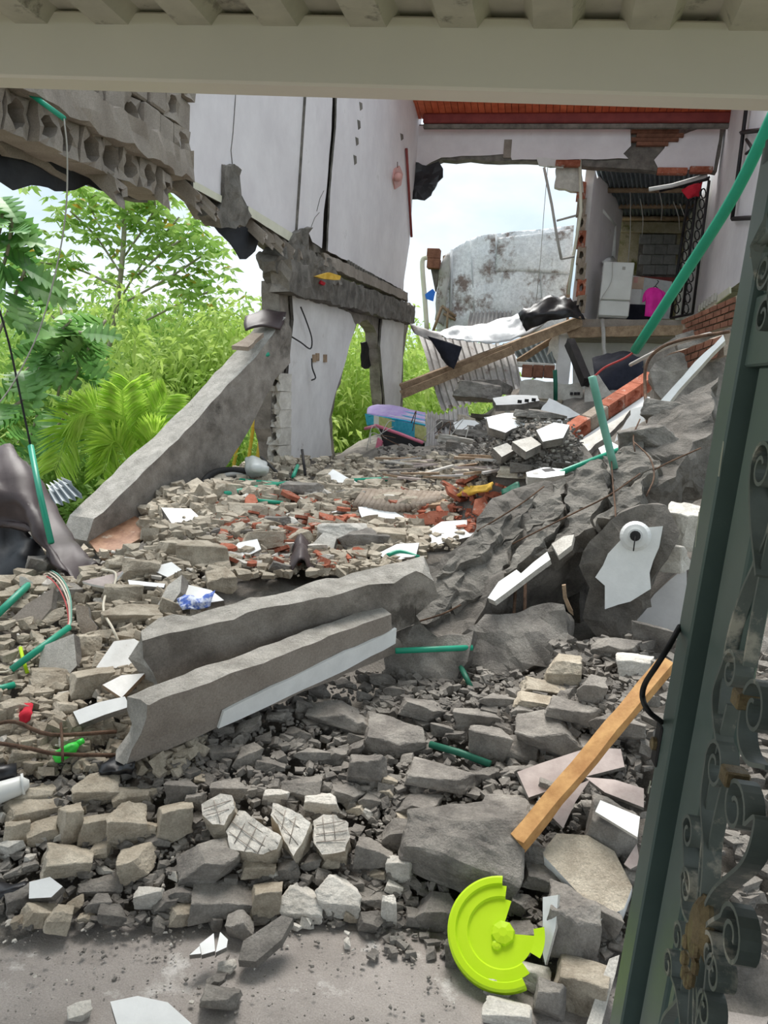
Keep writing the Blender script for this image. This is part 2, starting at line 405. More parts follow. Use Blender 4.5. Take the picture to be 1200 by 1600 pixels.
def hollow_block(name, c, ax, ay, az, m, parent=None, hole=.68, depth=.8, seed=0, rag=.02, **kw):
    """hollow masonry block: front face (+az) shows one rounded cavity"""
    c, ax, ay, az = (np.array(q, float) for q in (c, ax, ay, az)); r = random.Random(seed)
    ang = [2*math.pi*k/12+.26 for k in range(12)]; V, Fc, fm = [], [], []
    def sq(a):
        x, y = math.cos(a), math.sin(a); s = max(abs(x), abs(y)); return x/s, y/s
    O = [sq(a) for a in ang]; H = [(math.cos(a)*hole*(1+r.uniform(-.22, .16)), math.sin(a)*hole*(1+r.uniform(-.22, .16))) for a in ang]
    for (x, y) in O: V.append(c+ax*x*(1+r.uniform(-rag, rag))+ay*y*(1+r.uniform(-rag, rag))+az*(1+r.uniform(-rag, rag)*4))
    for (x, y) in H: V.append(c+ax*x+ay*y+az*(1+r.uniform(-rag, rag)*3))
    for (x, y) in H: V.append(c+ax*x*.85+ay*y*.85+az*(1-2*depth))
    for (x, y) in O: V.append(c+ax*x+ay*y-az)
    for k in range(12):
        q = (k+1) % 12
        Fc += [(k, q, 12+q, 12+k), (12+k, 12+q, 24+q, 24+k), (36+k, 36+q, q, k)]
    Fc += [tuple(24+k for k in range(12)), tuple(36+k for k in range(11, -1, -1))]
    return build(name, V, Fc, m, parent, **kw)

# ------------------------------------------------------------------ the lie of the rubble
CTRL = []
for px, py, z in [
    (0,1400,.03),(150,1420,.03),(300,1470,0),(450,1460,0),(600,1450,0),(700,1480,0),(850,1560,0),(940,1600,0),
    (0,1300,.12),(150,1300,.12),(300,1350,.1),(450,1320,.12),(600,1330,.1),(720,1330,.12),(900,1400,.12),
    (0,1200,.22),(150,1220,.2),(300,1230,.2),(450,1200,.22),(600,1200,.22),(750,1200,.25),(900,1230,.28),(980,1250,.3),
    (100,1100,.34),(0,1080,.34),(250,1150,.3),(400,1130,.28),(550,1080,.28),(700,1080,.33),(850,1080,.40),(960,1080,.52),
    (60,980,.42),(180,950,.5),(220,1040,.43),(300,960,.5),(120,900,.5),
    (200,870,.63),(330,830,.64),(300,900,.6),(450,880,.58),(520,820,.64),(620,830,.64),(650,780,.75),
    (380,760,.70),(500,740,.74),(600,722,.82),(480,720,.8),(720,760,.8),
    (700,690,1.0),(780,700,1.0),(760,660,1.2),(850,640,1.5),(900,620,1.7),(690,640,1.2)]:
    CTRL.append(tuple(PZ(px, py, z)))
CTRL += [(.3,4.3,.55),(.9,4.6,.8),(1.5,5,1.3),(.3,6,1.0),(1.2,7,1.6),(1.8,9,2.0),(0,12.5,1.8),(1.5,12,1.9),(-2,12,.9),(-2,10,.85),(-.3,3.6,.42),(.3,3.5,.55),
         (-3.3,8,.45),(-4,6.2,.0),(-4.2,4,.1),(-3.2,3,.32),(-2.9,3.8,.32),(-3.3,4.5,.28),(-4,10,-.3),(-6,8,-.8),(-6,4,-.3),(-6,12,-1.2),(1.3,2,.1),(1.3,3,.6),(2.2,4,.8),(-3,13.5,.0),(0,14.5,1.8)]
CTRL += [(x, y, 0) for x in (-3, -2, -1, 0, 1, 2) for y in (-.5, .6, 1.2, 1.6)]
CA = np.array(CTRL)
def h_at(x, y):
    d2 = (CA[:, 0]-x)**2+(CA[:, 1]-y)**2+.015
    w = d2**-2.2
    return float((w*CA[:, 2]).sum()/w.sum())
GX, GY, GS = np.arange(-6.5, 2.6, .1), np.arange(.4, 14.6, .1), .1
HG = np.array([[h_at(x, y) for y in GY] for x in GX])
def hz(x, y):
    i = min(max((x-GX[0])/GS, 0), len(GX)-1.001); j = min(max((y-GY[0])/GS, 0), len(GY)-1.001)
    a, b = int(i), int(j); u, v = i-a, j-b
    return (HG[a, b]*(1-u)+HG[a+1, b]*u)*(1-v)+(HG[a, b+1]*(1-u)+HG[a+1, b+1]*u)*v
def hit(px, py):
    d = ray(px, py); d = d/np.linalg.norm(d); t = .8; last = t
    while t < 22:
        p = EYE+d*t
        if p[1] > 14: return None
        g = p[2]-hz(p[0], p[1])
        if g < 0:
            for _ in range(8):
                m = (last+t)/2; p = EYE+d*m
                if p[2] < hz(p[0], p[1]): t = m
                else: last = m
            return EYE+d*t
        last = t; t += max(.03, g*.45)
    return None

# ------------------------------------------------------------------ rubble stones
def broken_cube(r, cuts):
    bm = bmesh.new(); bmesh.ops.create_cube(bm, size=2)
    for v in bm.verts: v.co += Vector((r.uniform(-.3, .3), r.uniform(-.3, .3), r.uniform(-.3, .3)))
    for _ in range(cuts):
        n = Vector((r.gauss(0, 1), r.gauss(0, 1), r.gauss(0, 1))).normalized()
        g = bmesh.ops.bisect_plane(bm, geom=bm.verts[:]+bm.edges[:]+bm.faces[:], plane_co=n*r.uniform(.62, 1.05), plane_no=n, clear_outer=True)
        es = [e for e in g['geom_cut'] if isinstance(e, bmesh.types.BMEdge)]
        if es:
            try: bmesh.ops.contextual_create(bm, geom=es)
            except Exception: pass
    return bm
def rock_mesh(name, seed, m, slabby=0, detail=3):
    r = random.Random(seed); bm = broken_cube(r, r.randint(3, 6))
    bmesh.ops.bevel(bm, geom=bm.edges[:], offset=.045, segments=1, affect='EDGES')
    bmesh.ops.triangulate(bm, faces=bm.faces[:])
    for k in range(detail):
        es = [e for e in bm.edges if e.calc_length() > (.6, .4, .22)[k]]
        bmesh.ops.subdivide_edges(bm, edges=es, cuts=1)
        bmesh.ops.triangulate(bm, faces=[f for f in bm.faces if len(f.verts) > 3])
    sh = Vector((seed*3.1, 0, 0))
    for v in bm.verts:
        v.co += Vector(nvec(v.co+sh, 1.6))*.07+Vector(nvec(v.co+sh, 4.5))*.045+Vector(nvec(v.co+sh, 11))*.022
    me = bpy.data.meshes.new(name); bm.to_mesh(me); bm.free()
    lo = np.array([v.co for v in me.vertices]).min(0); hi = np.array([v.co for v in me.vertices]).max(0)
    for v in me.vertices:
        v.co = [(v.co[k]-(lo[k]+hi[k])/2)/(hi[k]-lo[k])*2 for k in range(3)]
    me.materials.append(MT[m]); me.update()
    return me
ROCKS = {k: [rock_mesh(k+'_rock', 20+i*7+q, k) for i in range(12)] for q, k in enumerate(('stone', 'warm', 'pale', 'dark', 'brick'))}
COUNT = [0]
def put_rock(name, p, size, m, yaw, tilt=(0, 0), variant=None, **kw):
    me = ROCKS[m][(variant if variant is not None else rng.randrange(12)) % 12]
    o = bpy.data.objects.new(name, me); COL.objects.link(o)
    o.scale = [s/2 for s in size]; o.location = p; o.rotation_euler = (tilt[0], tilt[1], yaw)
    WORLD[o.name] = Vector(p); COUNT[0] += 1
    return props(o, **kw)
def rock_px(px, py, w, h, m, label, name='concrete_chunk', group=None, cat='rubble', variant=None, roll=0, sink=.12, Y=None):
    """a stone whose picture is w x h pixels, centred at (px, py), lying on the heap"""
    b = hit(px, py+h*.38) if Y is None else P(px, py+h*.38, Y)
    if b is None: return None
    dist = np.dot(b-EYE, CM @ np.array([0, 0, 1.0]))
    W, Hh = w*dist/F, h*dist/F
    dep = .5*(W+Hh)*.8; zz = max(.4*Hh, Hh*.95-dep*.35)
    c = b+np.array([0, dep*.3, zz*(.5-sink)])
    yaw = math.atan2(-c[0], c[1])+rng.uniform(-.15, .15)
    return put_rock(name, c, (W*1.1, dep*1.1, zz*1.2), m, yaw, (rng.uniform(-.15, .15), roll), variant, label=label, cat=cat, group=group)
# ================================================================== THE SETTING
def grid_ground():
    V, Fc = [], []; ny = len(GY)
    for i, x in enumerate(GX):
        for j, y in enumerate(GY):
            z = HG[i, j]; q = Vector((x, y, 0))
            bumpy = min(1, max(0, z/.1)) if y < 3 else 1
            z += (noise.noise(q*2.3)*.06+noise.noise(q*6)*.05-.085)*bumpy-.015*(1-bumpy)
            V.append((x, y, z))
    for i in range(len(GX)-1):
        for j in range(ny-1): a = i*ny+j; Fc.append((a, a+ny, a+ny+1, a+1))
    return build('rubble_heap_bed', V, Fc, 'dust', smooth=True, label='bed of grey dust and crushed concrete under all the rubble', cat='debris', kind='stuff')
grid_ground()
box('floor', (-3.6, -3, -.2), (2.4, 2.6, 0), 'floor', kind='structure')
build('ground', [(-120, -60, -1.7), (120, -60, -1.7), (120, 160, -1.7), (-120, 160, -1.7)], [(0, 1, 2, 3)], 'soil', kind='structure')

# ---- porch roof over the photographer
def beam_pt(px, py, Y): return P(px, py, Y)
t = thing('porch_beam', (-.6, 2.5, 2.5), 'cream painted steel box beam running across the top of the view', 'beam')
bl, br = np.array([-3.0, 2.335, 2.545]), np.array([1.6, 2.70, 2.505])
dirb = (br-bl)/np.linalg.norm(br-bl); acr = np.array([-dirb[1], dirb[0], 0]); acr /= np.linalg.norm(acr); upb = np.cross(dirb, acr)*1.0
if upb[2] < 0: upb = -upb
obox('web', (bl+br)/2+acr*.055+upb*.1, dirb*2.3, acr*.055, upb*.105, 'steel', t, bev=.008)
obox('seam', P(988, 75, 2.585), dirb*.0015, acr*.002, upb*.075, 'roofsheet', t)
tt = thing('porch_roof', (-.6, 0, 2.7), 'corrugated metal porch roof resting on the cream beam', 'roof', kind='structure')
zr = 2.755
corrug('roof_sheet', (-3.1, 2.80, zr-.02), (1.7, 2.90, zr-.02), (-3.1, -2.6, zr+.12), (1.7, -2.6, zr+.12), 17, .05, 'roofsheet', tt, trap=True, nv=6, thick=.003)

# ---- left wall of the house, upper storey still hanging
XW = -2.7
def W(px, py, dx=0): return PX(px, py, XW+dx)
lw = thing('wall_left', (XW, 8, 2.6), 'tall white plastered wall hanging broken above the trees, left of the gap', 'wall', kind='structure')
core = [(XW, 4.95, 5.95), (XW, 13.3, 5.95)] + [W(*q) for q in
    [(656,250),(646,300),(641,380),(636,470),(600,462),(545,432),(500,405),(462,392),(440,385),(400,362),(376,350),(345,345),(330,320),(300,300),(278,285),(272,240)]]
core = [np.array(c)-np.array([.075, 0, 0]) for c in core]
plate3('masonry_core', core, (1, 0, 0), .15, 'beam', lw, jag=.035, step=.14, rough=.016, cell=.22, seed=3)
plate3('masonry_core', [(XW-.2, y, z) for y, z in ((3.0, 2.66), (5.05, 2.72), (5.05, 5.9), (4.2, 4.3), (3.0, 3.2))], (1, 0, 0), .1, 'dark', lw, jag=.02, step=.2)
def skin(name, px, extra=(), dx=.022, m=('plaster', 'dark'), th=.02, parent=lw, jag=.006, **kw):
    return plate3(name, [W(*q, dx) for q in px]+[(XW+dx, y, z) for y, z in extra], (1, 0, 0), th, list(m), parent, jag=jag, step=.1, **kw)
skin('plaster_panel', [(520,130),(518,200),(510,300),(506,330),(503,388),(488,378),(480,358),(465,371),(388,325),(376,302),(373,262),(366,256),(359,258),(350,272),(349,309),(302,285),(285,272),(268,236),(279,182),(283,120)], [(5.1, 5.93), (8.45, 5.93)], seed=5)
skin('plaster_panel', [(659,150),(656,245),(645,300),(640,380),(629,453),(590,432),(545,409),(512,392),(516,300),(525,200),(527,130)], [(8.65, 5.93), (13.2, 5.93)], dx=.03, seed=6)
skin('pilaster', [(480,130),(498,130),(480,368),(465,362)], dx=.05, th=.03, jag=0)
for q in ([(302,282),(349,307),(348,318),(302,294)], [(388,322),(465,369),(463,384),(388,336)]):
    skin('skirting', q, dx=.034, m=('pvc', 'dark'), jag=.002)
for (x, y, l) in ((564,166,7),(561,195,8),(558,221,7),(555,250,8),(628,214,6)):
    skin('plaster_chip', [(x-2.5,y-l),(x+2,y-l+2),(x+2.6,y+l-3),(x-1,y+l)], dx=.033, m=('dark', 'dark'), th=.01, jag=0)  # dark plates stand in for the shade inside small plaster holes
for pts in ([(283,138),(294,143),(312,133),(322,141),(338,130)],[(342,134),(356,137),(368,141),(368,152),(364,210),(361,235),(363,256)],[(495,330),(500,310),(506,298)],[(485,358),(492,340),(499,332)],[(606,450),(611,400),(614,350)]):
    tube('crack', [W(*q, .026) for q in pts], .0032, 'dark', lw, sides=4)
# ragged lump where the wall broke at the slit, and the bared block faces at left
plate3('broken_lump', [W(*q, .05) for q in [(352,262),(364,254),(373,262),(375,310),(388,335),(380,352),(350,355),(341,335),(349,310)]], (1, -.1, 0), .16, 'dark', lw, jag=.02, rough=.022, cell=.07, seed=9)
rM = random.Random(3)
for ci, (z0, z1, y0, y1) in enumerate(((2.645, 2.84, 3.1, 4.75), (3.0, 3.2, 3.1, 5.0), (3.2, 3.4, 3.4, 5.0), (3.4, 3.6, 3.8, 5.02), (3.6, 3.8, 4.2, 5.02))):
    yy, k = y0+rM.uniform(0, .1), 0
    while yy < y1:
        w = .19; c = np.array([XW-.02-rM.uniform(0, .05), yy+w/2, (z0+z1)/2+(yy-3.2)*(.03 if ci == 0 else .0)])
        ax = np.array([0, w/2-.004, 0]); az = np.array([0, 0, (z1-z0)/2-.004])
        if ci == 0 or rM.random() < .6:
            hollow_block('masonry_block', c, ax, az, np.array([.1, 0, 0]), 'brown', lw, hole=rM.uniform(.62, .78), depth=.85, seed=ci*20+k, rag=.05)
        else:
            obox('masonry_block', c, ax, az, (.1, 0, 0), 'brown', lw, bev=.012)
        yy += .195; k += 1
prism('bond_beam', (XW+.0, 3.0, 3.0), (XW+.0, 5.08, 3.04), (0, 0, 1), .26, .17, ['brown', 'brown'], lw, rough=.03, cell=.06)
for k, (x, y, a, b) in enumerate([(165,281,17,15),(240,278,16,22),(292,298,14,12),(318,316,12,10),(397,358,12,10),(412,366,12,10),(427,374,12,10),(442,384,12,10),(457,392,12,10)]):
    c = W(x, y, -.02); s = np.linalg.norm(c-EYE)/F
    hollow_block('masonry_block', c, np.array([-.3, 1, .1])*a*s*1.2, np.array([.02, 0, 1])*b*s, np.array([.1, 0, -.08]), 'brown', lw, hole=.6, seed=40+k, rag=.06)
# slab edge between the storeys
prism('slab_edge', W(440, 405, .05), W(640, 478, .05), (0, 0, 1), .2, .3, ['dark', 'beam'], lw, rough=.035, cell=.09)
prism('slab_ledge', W(498, 395, .09), W(632, 458, .09), (0, 0, 1), .12, .12, ['brown', 'beam'], lw, rough=.015, cell=.07)
for k in range(22):
    f = k/21; x, y = 545+f*83, 409+f*50
    plate3('mortar_tooth', [W(x, y-3, .045), W(x+2, y-2, .045), W(x+2, y+12, .045), W(x, y+11, .045)], (1, 0, 0), .02, 'dark', lw)
plate3('broken_lump', [W(*q, .07) for q in [(465,365),(482,356),(480,395),(500,400),(520,440),(490,455),(450,450),(436,410),(450,385)]], (1, -.1, 0), .2, 'dark', lw, jag=.03, rough=.035, cell=.07, seed=12)
# lower storey: pillar of wall with a ragged hole
plate3('lower_core', [W(*q, -.02) for q in [(437,440),(430,560),(425,650),(431,735),(527,735),(521,690),(517,650),(527,610),(541,570),(549,530),(557,506),(575,500),(589,520),(592,560),(596,610),(600,655),(627,660),(631,560),(641,480)]], (1, 0, 0), .18, 'beam', lw, jag=.025, step=.12, rough=.02, cell=.16, seed=15)
skin('lower_plaster', [(456,455),(480,461),(500,468),(548,490),(556,508),(546,540),(537,575),(524,615),(514,655),(519,712),(448,722),(446,640),(452,560),(459,500)], dx=.02, m=('plaster2', 'dark'), th=.03, jag=.012, seed=16)
skin('lower_plaster', [(598,490),(632,494),(625,648),(603,644),(598,590),(594,540)], dx=.02, m=('plaster2', 'dark'), th=.03, jag=.012, seed=17)
for k, y in enumerate((597, 625, 653, 681, 709)):
    c = W(437, y, .01); s = np.linalg.norm(c-EYE)/F
    hollow_block('masonry_block', c, np.array([1, -.1, 0])*.065, np.array([0, 0, 1])*13.5*s, np.array([-.02, -.11, 0]), 'pale', lw, hole=.55, seed=70+k, rag=.06)
for x, y in ((492,560),(497,558),(509,560)):
    skin('wall_socket', [(x-2.2,y-6),(x+2.2,y-6),(x+2.2,y+6),(x-2.2,y+6)], dx=.035, m=('oldwood', 'oldwood'), jag=0)
tube('loose_cable', [W(*q, .08) for q in [(470,480),(478,500),(487,528),(485,545),(470,535),(452,524)]], .008, 'blackcable', lw, sm=4, sides=6)
tube('loose_cable', [W(*q, .08) for q in [(487,560),(488,575),(493,590),(487,594)]], .008, 'blackcable', lw, sm=4, sides=6)
# dark membranes hanging behind the broken wall
def hang(px, dx, m, label, seed, cat='membrane'):
    plate3('torn_membrane', [W(*q, dx) for q in px], (1, -.2, -.1), .012, m, None, jag=.03, step=.1, rough=.02, cell=.12, seed=seed, label=label, cat=cat)
hang([(-40,165),(0,185),(60,212),(120,245),(150,262),(150,297),(95,293),(40,286),(0,281),(-40,270)], -.25, 'charcoal', 'black membrane hanging under the bared blocks at upper left', 1)
hang([(250,280),(285,300),(325,335),(340,345),(372,352),(368,390),(348,405),(338,380),(320,350),(290,318)], -.24, 'charcoal', 'black membrane tongue hanging below the broken wall, pointed end over the trees', 2)
hang([(432,400),(455,410),(470,440),(462,470),(445,450),(438,425)], -.12, 'charcoal', 'dark membrane rag at the top of the white pillar', 3)
hang([(563,535),(583,530),(580,560),(572,575),(565,572)], -.22, 'black', 'small black rag hanging in the ragged wall hole', 4)
plate3('torn_membrane', [P(*q, 12.95) for q in [(640,255),(668,258),(686,254),(694,280),(680,298),(662,312),(640,312)]], (0, -1, 0), .03, 'black', None, jag=.03, step=.1, rough=.03, cell=.12, seed=5, label='black membrane scrap at the end of the upper white wall', cat='membrane')
plate3('broken_lump', [W(*q, -.15) for q in [(-20,195),(20,215),(60,245),(105,270),(112,285),(85,272),(40,250),(-20,225)]], (1, 0, -.1), .05, 'brown', lw, jag=.02, rough=.015, cell=.1, seed=21)
# fittings on the wall
sw = thing('wall_light_socket', W(622, 290, .05), 'salmon plastic fitting on the white upper wall', 'socket')
plate3('back_plate', [W(*q, .05) for q in [(617,264),(625,259),(630,272),(627,290),(618,296),(615,280)]], (1, 0, 0), .04, 'salmon', sw, bevel=.006)
tube('knob', [W(623, 276, .05), W(622, 277, .13)], .06, 'salmon', sw, sides=12)
tube('nail', [W(621, 262, .05), W(621, 253, .06)], .006, 'rust', sw, sides=5)
tube('hanging_rod', [W(635, 232, .06), W(639, 300, .06), W(643, 370, .06)], .022, 'redtrim', sides=6, label='thin dark red rod hanging against the upper white wall', cat='rod')
yc = thing('insulation_scrap', W(503, 433, .15), 'small yellow foam scrap stuck on the slab edge above the pillar', 'scrap')
plate3('foam', [W(*q, .18) for q in [(494,432),(505,426),(514,432),(513,438),(500,436)]], (1, -.5, 0), .04, 'yellow', yc, jag=.005)
plate3('red_tip', [W(*q, .18) for q in [(502,438),(509,442),(507,446),(501,443)]], (1, -.5, 0), .03, 'crimson', yc)

# ---- back wall band, red ceiling, right wall
YB = 13.0
bw = thing('wall_back', (-.3, YB, 4.9), 'white lintel band of the back wall under the red ceiling', 'wall', kind='structure')
B = lambda x, y, dy=0: P(x, y, YB-dy)
plate3('lintel_core', [B(*q, -.03) for q in [(640,193),(1135,190),(1120,268),(1085,262),(1040,270),(1000,265),(905,258),(800,252),(690,248),(655,262)]], (0, -1, 0), .2, 'dark', bw, jag=.02, step=.2, rough=.015, cell=.25, seed=31)
plate3('plaster_panel', [B(*q) for q in [(640,196),(985,201),(986,228),(974,240),(982,248),(880,250),(800,250),(796,240),(690,246),(660,262),(640,264)]], (0, -1, 0), .03, ['plaster', 'dark'], bw, jag=.012, step=.15, seed=32)
plate3('plaster_panel', [B(*q) for q in [(1030,266),(1022,250),(1038,232),(1042,222),(1078,206),(1090,202),(1125,202),(1115,266)]], (0, -1, 0), .03, ['plaster', 'dark'], bw, jag=.012, step=.12, seed=33)
plate3('conduit_chase', [B(*q, .01) for q in [(788,218),(800,218),(798,246),(786,246)]], (0, -1, 0), .03, 'brown', bw)
for r_ in range(4):
    for k in range(3):
        x = 989+k*24+(r_ % 2)*8; y = 206+r_*6.5
        if x > 1062-r_*7: continue
        c = B(x+10, y, -.0); obox('brick', c, (.12, 0, 0), (0, .05, 0), (0, 0, .028), 'brownbrick', bw, bev=.006)
for x0, x1, y in ((870,905,256),(1030,1070,268),(1080,1110,266)):
    obox('brick', (B(x0, y)+B(x1, y))/2, ((x1-x0)/2*13/1200, 0, 0), (0, .06, 0), (0, 0, .045), 'brick', bw, bev=.008)
plate3('lintel_patch', [B(*q, .015) for q in [(838,246),(885,248),(880,262),(842,258)]], (0, -1, 0), .05, 'plaster2', bw, jag=.01)
cl = thing('ceiling', (-.3, 12, 6.1), 'varnished red tongue-and-groove board ceiling under the porch beam', 'ceiling', kind='structure')
ca, cb_ = P(893, 184, 12.95), P(893, 140, 12.25)
cdv = cb_-ca; cdv = np.array([0, cdv[1], cdv[2]])
nb = 46
for k in range(nb):
    x0 = -2.72+(k+.5)*(4.75/nb)
    c = np.array([x0, ca[1], ca[2]])+cdv*1.5
    obox('ceiling_board', c, (4.75/nb/2-.004, 0, 0), cdv*1.5, (0, .004, .012), 'red', cl)
c = np.array([-.35, ca[1], ca[2]+.05])+cdv*1.5
obox('ceiling_backing', c, (2.4, 0, 0), cdv*1.5, (0, 0, .01), 'redtrim', cl)
obox('cornice', P(893, 186, 12.85), (2.3, 0, 0), (0, .08, 0), (0, 0, .075), 'redtrim', cl, bev=.02)
obox('cornice', P(893, 197, 12.8)+np.array([0, .02, 0]), (2.3, 0, 0), (0, .04, 0), (0, 0, .03), 'dark', cl, bev=.005)
obox('ceiling_joist', np.array([-.35, cb_[1], cb_[2]-.03]), (2.35, 0, 0), (0, .05, 0), (0, 0, .035), 'redtrim', cl, bev=.01)
XR = 2.0
rw = thing('wall_right', (XR, 10, 3), 'white upper wall at right above the brown brickwork', 'wall', kind='structure')
R = lambda x, y, d=0: PX(x, y, XR-d)
rp_ = [R(1120, 198), R(1083, 494), R(1105, 478), R(1140, 452), R(1170, 432), R(1200, 420)]
plate3('plaster_panel', [(XR, 13.6, 6.1)]+[(XR, 13.6, R(1083, 494)[2])]+rp_[2:]+[(XR, 7.2, 3.1), (XR, 7.2, 6.1)], (-1, 0, 0), .2, ['plaster', 'beam'], rw, jag=.01, step=.3, seed=35)
plate3('skirting', [R(1100, 476, .02), R(1140, 448, .02), R(1140, 458, .02), R(1102, 486, .02)], (-1, 0, 0), .02, 'pvc', rw)
for k in range(7):
    x = 1092+k*4.2; y = 482-k*3.0
    obox('tile_stub', R(x, y, .04), (.015, 0, 0), (0, .05, 0), (0, 0, .05), 'pale', rw)
gr = thing('wall_grille_frame', R(1160, 250, .06), 'thin black square-bar frame fixed on the right white wall', 'frame')
for a, b in (((1169,145),(1144,342)),((1144,342),(1215,338)),((1158,207),(1215,200))):
    tube('bar', [R(*a, .06), R(*b, .06)], .028, 'blackiron', gr, sides=4)
tube('latch', [R(1166, 218, .06), R(1174, 232, .1), R(1166, 240, .06)], .02, 'blackiron', gr, sides=5, sm=3)

# ---- back room seen through the gap
YF = 13.3
br_ = thing('back_room', (1.1, 14.5, 3.0), 'open back room with corrugated roof and mossy wall beyond the lintel', 'room', kind='structure')
zf = P(1000, 496, YF)[2]
sl = thing('upper_floor_slab', (1.0, 14, zf-.3), 'brown concrete floor slab edge under the fridge and shirt', 'slab', kind='structure')
prism('slab_body', P(895, 498, 13.35)+np.array([0, 1.4, 0]), P(1075, 498, 13.35)+np.array([.3, 1.4, 0]), (0, 0, 1), 2.8, .3, ['brown', 'pale'], sl, rough=.02, cell=.22)
prism('slab_lip', P(890, 512, 13.2), P(1068, 508, 13.2), (0, 0, 1), .12, .16, ['oldwood', 'oldwood'], sl, rough=.012, cell=.15)
# partition at left: runs into the room
xp = P(915, 400, 13.3)[0]
plate3('partition', [(xp, 13.3, zf), (xp, 13.3, P(918, 262, 13.3)[2]), (xp, 13.55, P(918, 262, 13.3)[2]-.1), (xp+.05, 13.7, P(918,270,13.3)[2]+.05), (P(966,410,15.8)[0], 15.8, P(966,312,15.8)[2]), (P(966,410,15.8)[0], 15.8, zf)], (1, -.25, 0), .14, ['plaster', 'plaster2'], br_, jag=.01, step=.2)
for k, y in enumerate((300, 325, 350, 375, 400, 425, 450, 475)):
    c = P(908, y, 13.25); hollow_block('masonry_block', c, np.array([.07, 0, 0]), np.array([0, 0, .13]), np.array([0, -.1, 0]), 'mortar' if k % 3 else 'brick', br_, hole=.5, seed=90+k, rag=.05)
wf = [P(949,330,14.2), P(968,352,15.3), P(966,405,15.3), P(955,410,14.3)]
for a, b in ((0, 1), (1, 2), (2, 3)):
    tube('window_frame', [wf[a]+np.array([-.1, 0, 0]), wf[b]+np.array([-.1, 0, 0])], .06, 'white', br_, sides=4)
zb = 16.2
plate3('mossy_wall', [P(*q, zb) for q in [(955,335),(1085,335),(1085,505),(955,505)]], (0, -1, 0), .2, 'moss', br_)
plate3('window_opening', [P(*q, zb-.03) for q in [(1000,365),(1058,366),(1054,436),(994,430)]], (0, -1, 0), .03, 'dark', br_)
for r_ in range(4):
    for k in range(3):
        x = 1003+k*19+(r_ % 2)*6; y = 374+r_*16
        if x > 1052: continue
        obox('grey_block', P(x+5, y, zb-.06), (.11, 0, 0), (0, .02, 0), (0, 0, .09), 'greyblock', br_, bev=.008)
obox('lintel', P(1026, 356, zb-.05), (.65, 0, 0), (0, .06, 0), (0, 0, .1), 'moss', br_, bev=.01)
obox('sill', P(1020, 440, zb-.08), (.5, 0, 0), (0, .08, 0), (0, 0, .08), 'redtrim', br_, bev=.01)
corrug('roof_sheet', P(930, 262, 13.4), P(1100, 262, 13.4), P(955, 345, 16.3), P(1090, 345, 16.3), 22, .05, 'zincdark', br_, nv=4)
for (y, Y) in ((297, 14.4), (322, 15.4), (341, 16)):
    tube('purlin', [P(945, y, Y), P(1090, y, Y)], .05, 'oldwood', br_, sides=4)
box('side_wall', (2.02, 13.3, zf), (2.15, 16.4, 6.0), 'plaster2', br_)
plate3('white_panel', [P(*q, 15.6) for q in [(985,430),(1050,440),(1050,498),(985,498)]], (0, -1, 0), .04, 'white', br_)
tube('light_strip', [P(1014, 296, 13.2), P(1050, 290, 13.2), P(1105, 274, 13.2)], .035, 'white', br_, sides=4)
tube('light_strip', [P(1030, 298, 13.25), P(1108, 279, 13.25)], .03, 'blackiron', br_, sides=4)
plate3('wall_stub', [P(*q, 13.1) for q in [(870,258),(905,256),(912,300),(866,292)]], (0, -1, 0), .12, 'pale', br_, jag=.02, rough=.01, cell=.15)
tube('pole', [P(906,250,13.0), P(908,330,13.0), P(896,400,13.0), P(888,460,13.0)], .025, 'pvc', br_, sides=6)
for k, (a, b) in enumerate((((985,300),(978,440)),((1000,310),(1003,370)),((1052,315),(1062,360)),((1062,318),(1075,372)),((1030,300),(1033,345)))):
    tube('hanging_wire', [P(*a, 14.2), P((a[0]+b[0])/2+3, (a[1]+b[1])/2, 14.3), P(*b, 14.5)], .008, 'cable', br_, sides=4, sm=3)
# fridge
fr = thing('refrigerator', P(955, 495, 13.7), 'small white refrigerator standing at the slab edge in the open room', 'refrigerator')
f0, f1 = P(934, 495, 13.6), P(981, 495, 13.6); ft = P(960, 410, 13.6)[2]
box('body', (f0[0], 13.6, f0[2]), (f1[0], 14.15, ft), 'fridge', fr, bev=.02)
box('door', (f0[0]-.005, 13.55, f0[2]+.28), (f1[0]+.005, 13.6, ft), 'fridge', fr, bev=.012)
box('door', (f0[0]-.005, 13.55, f0[2]+.02), (f1[0]+.005, 13.6, f0[2]+.26), 'fridge', fr, bev=.012)
box('badge', (f0[0]+.3, 13.545, ft-.12), (f0[0]+.35, 13.555, ft-.07), 'cable', fr)
tube('power_cord', [P(957,408,13.5), P(955,440,13.5), P(938,470,13.5), P(935,495,13.5)], .006, 'cable', fr, sides=4, sm=4)
bx = thing('cardboard_box', P(995, 450, 14.2), 'pale cardboard box on the white cabinet beside the fridge', 'box')
a, b = P(984, 451, 14.2), P(1007, 433, 14.2)
box('carton', (a[0], 14.2, a[2]), (b[0], 14.5, b[2]), 'carton', bx, bev=.004)
box('tape', (a[0]+.05, 14.195, a[2]+.1), (a[0]+.12, 14.2, b[2]), 'salmon', bx)
cb = thing('white_cabinet', P(992, 495, 14.2), 'low white cabinet between the fridge and the pink shirt', 'cabinet')
a, b = P(978, 475, 14.2), P(1003, 452, 14.2)
box('body', (a[0], 14.2, zf), (b[0], 14.6, b[2]), 'white', cb, bev=.006)
box('kick_recess', (a[0]+.02, 14.18, zf+.01), (b[0]+.25, 14.2, a[2]), 'navy', cb)
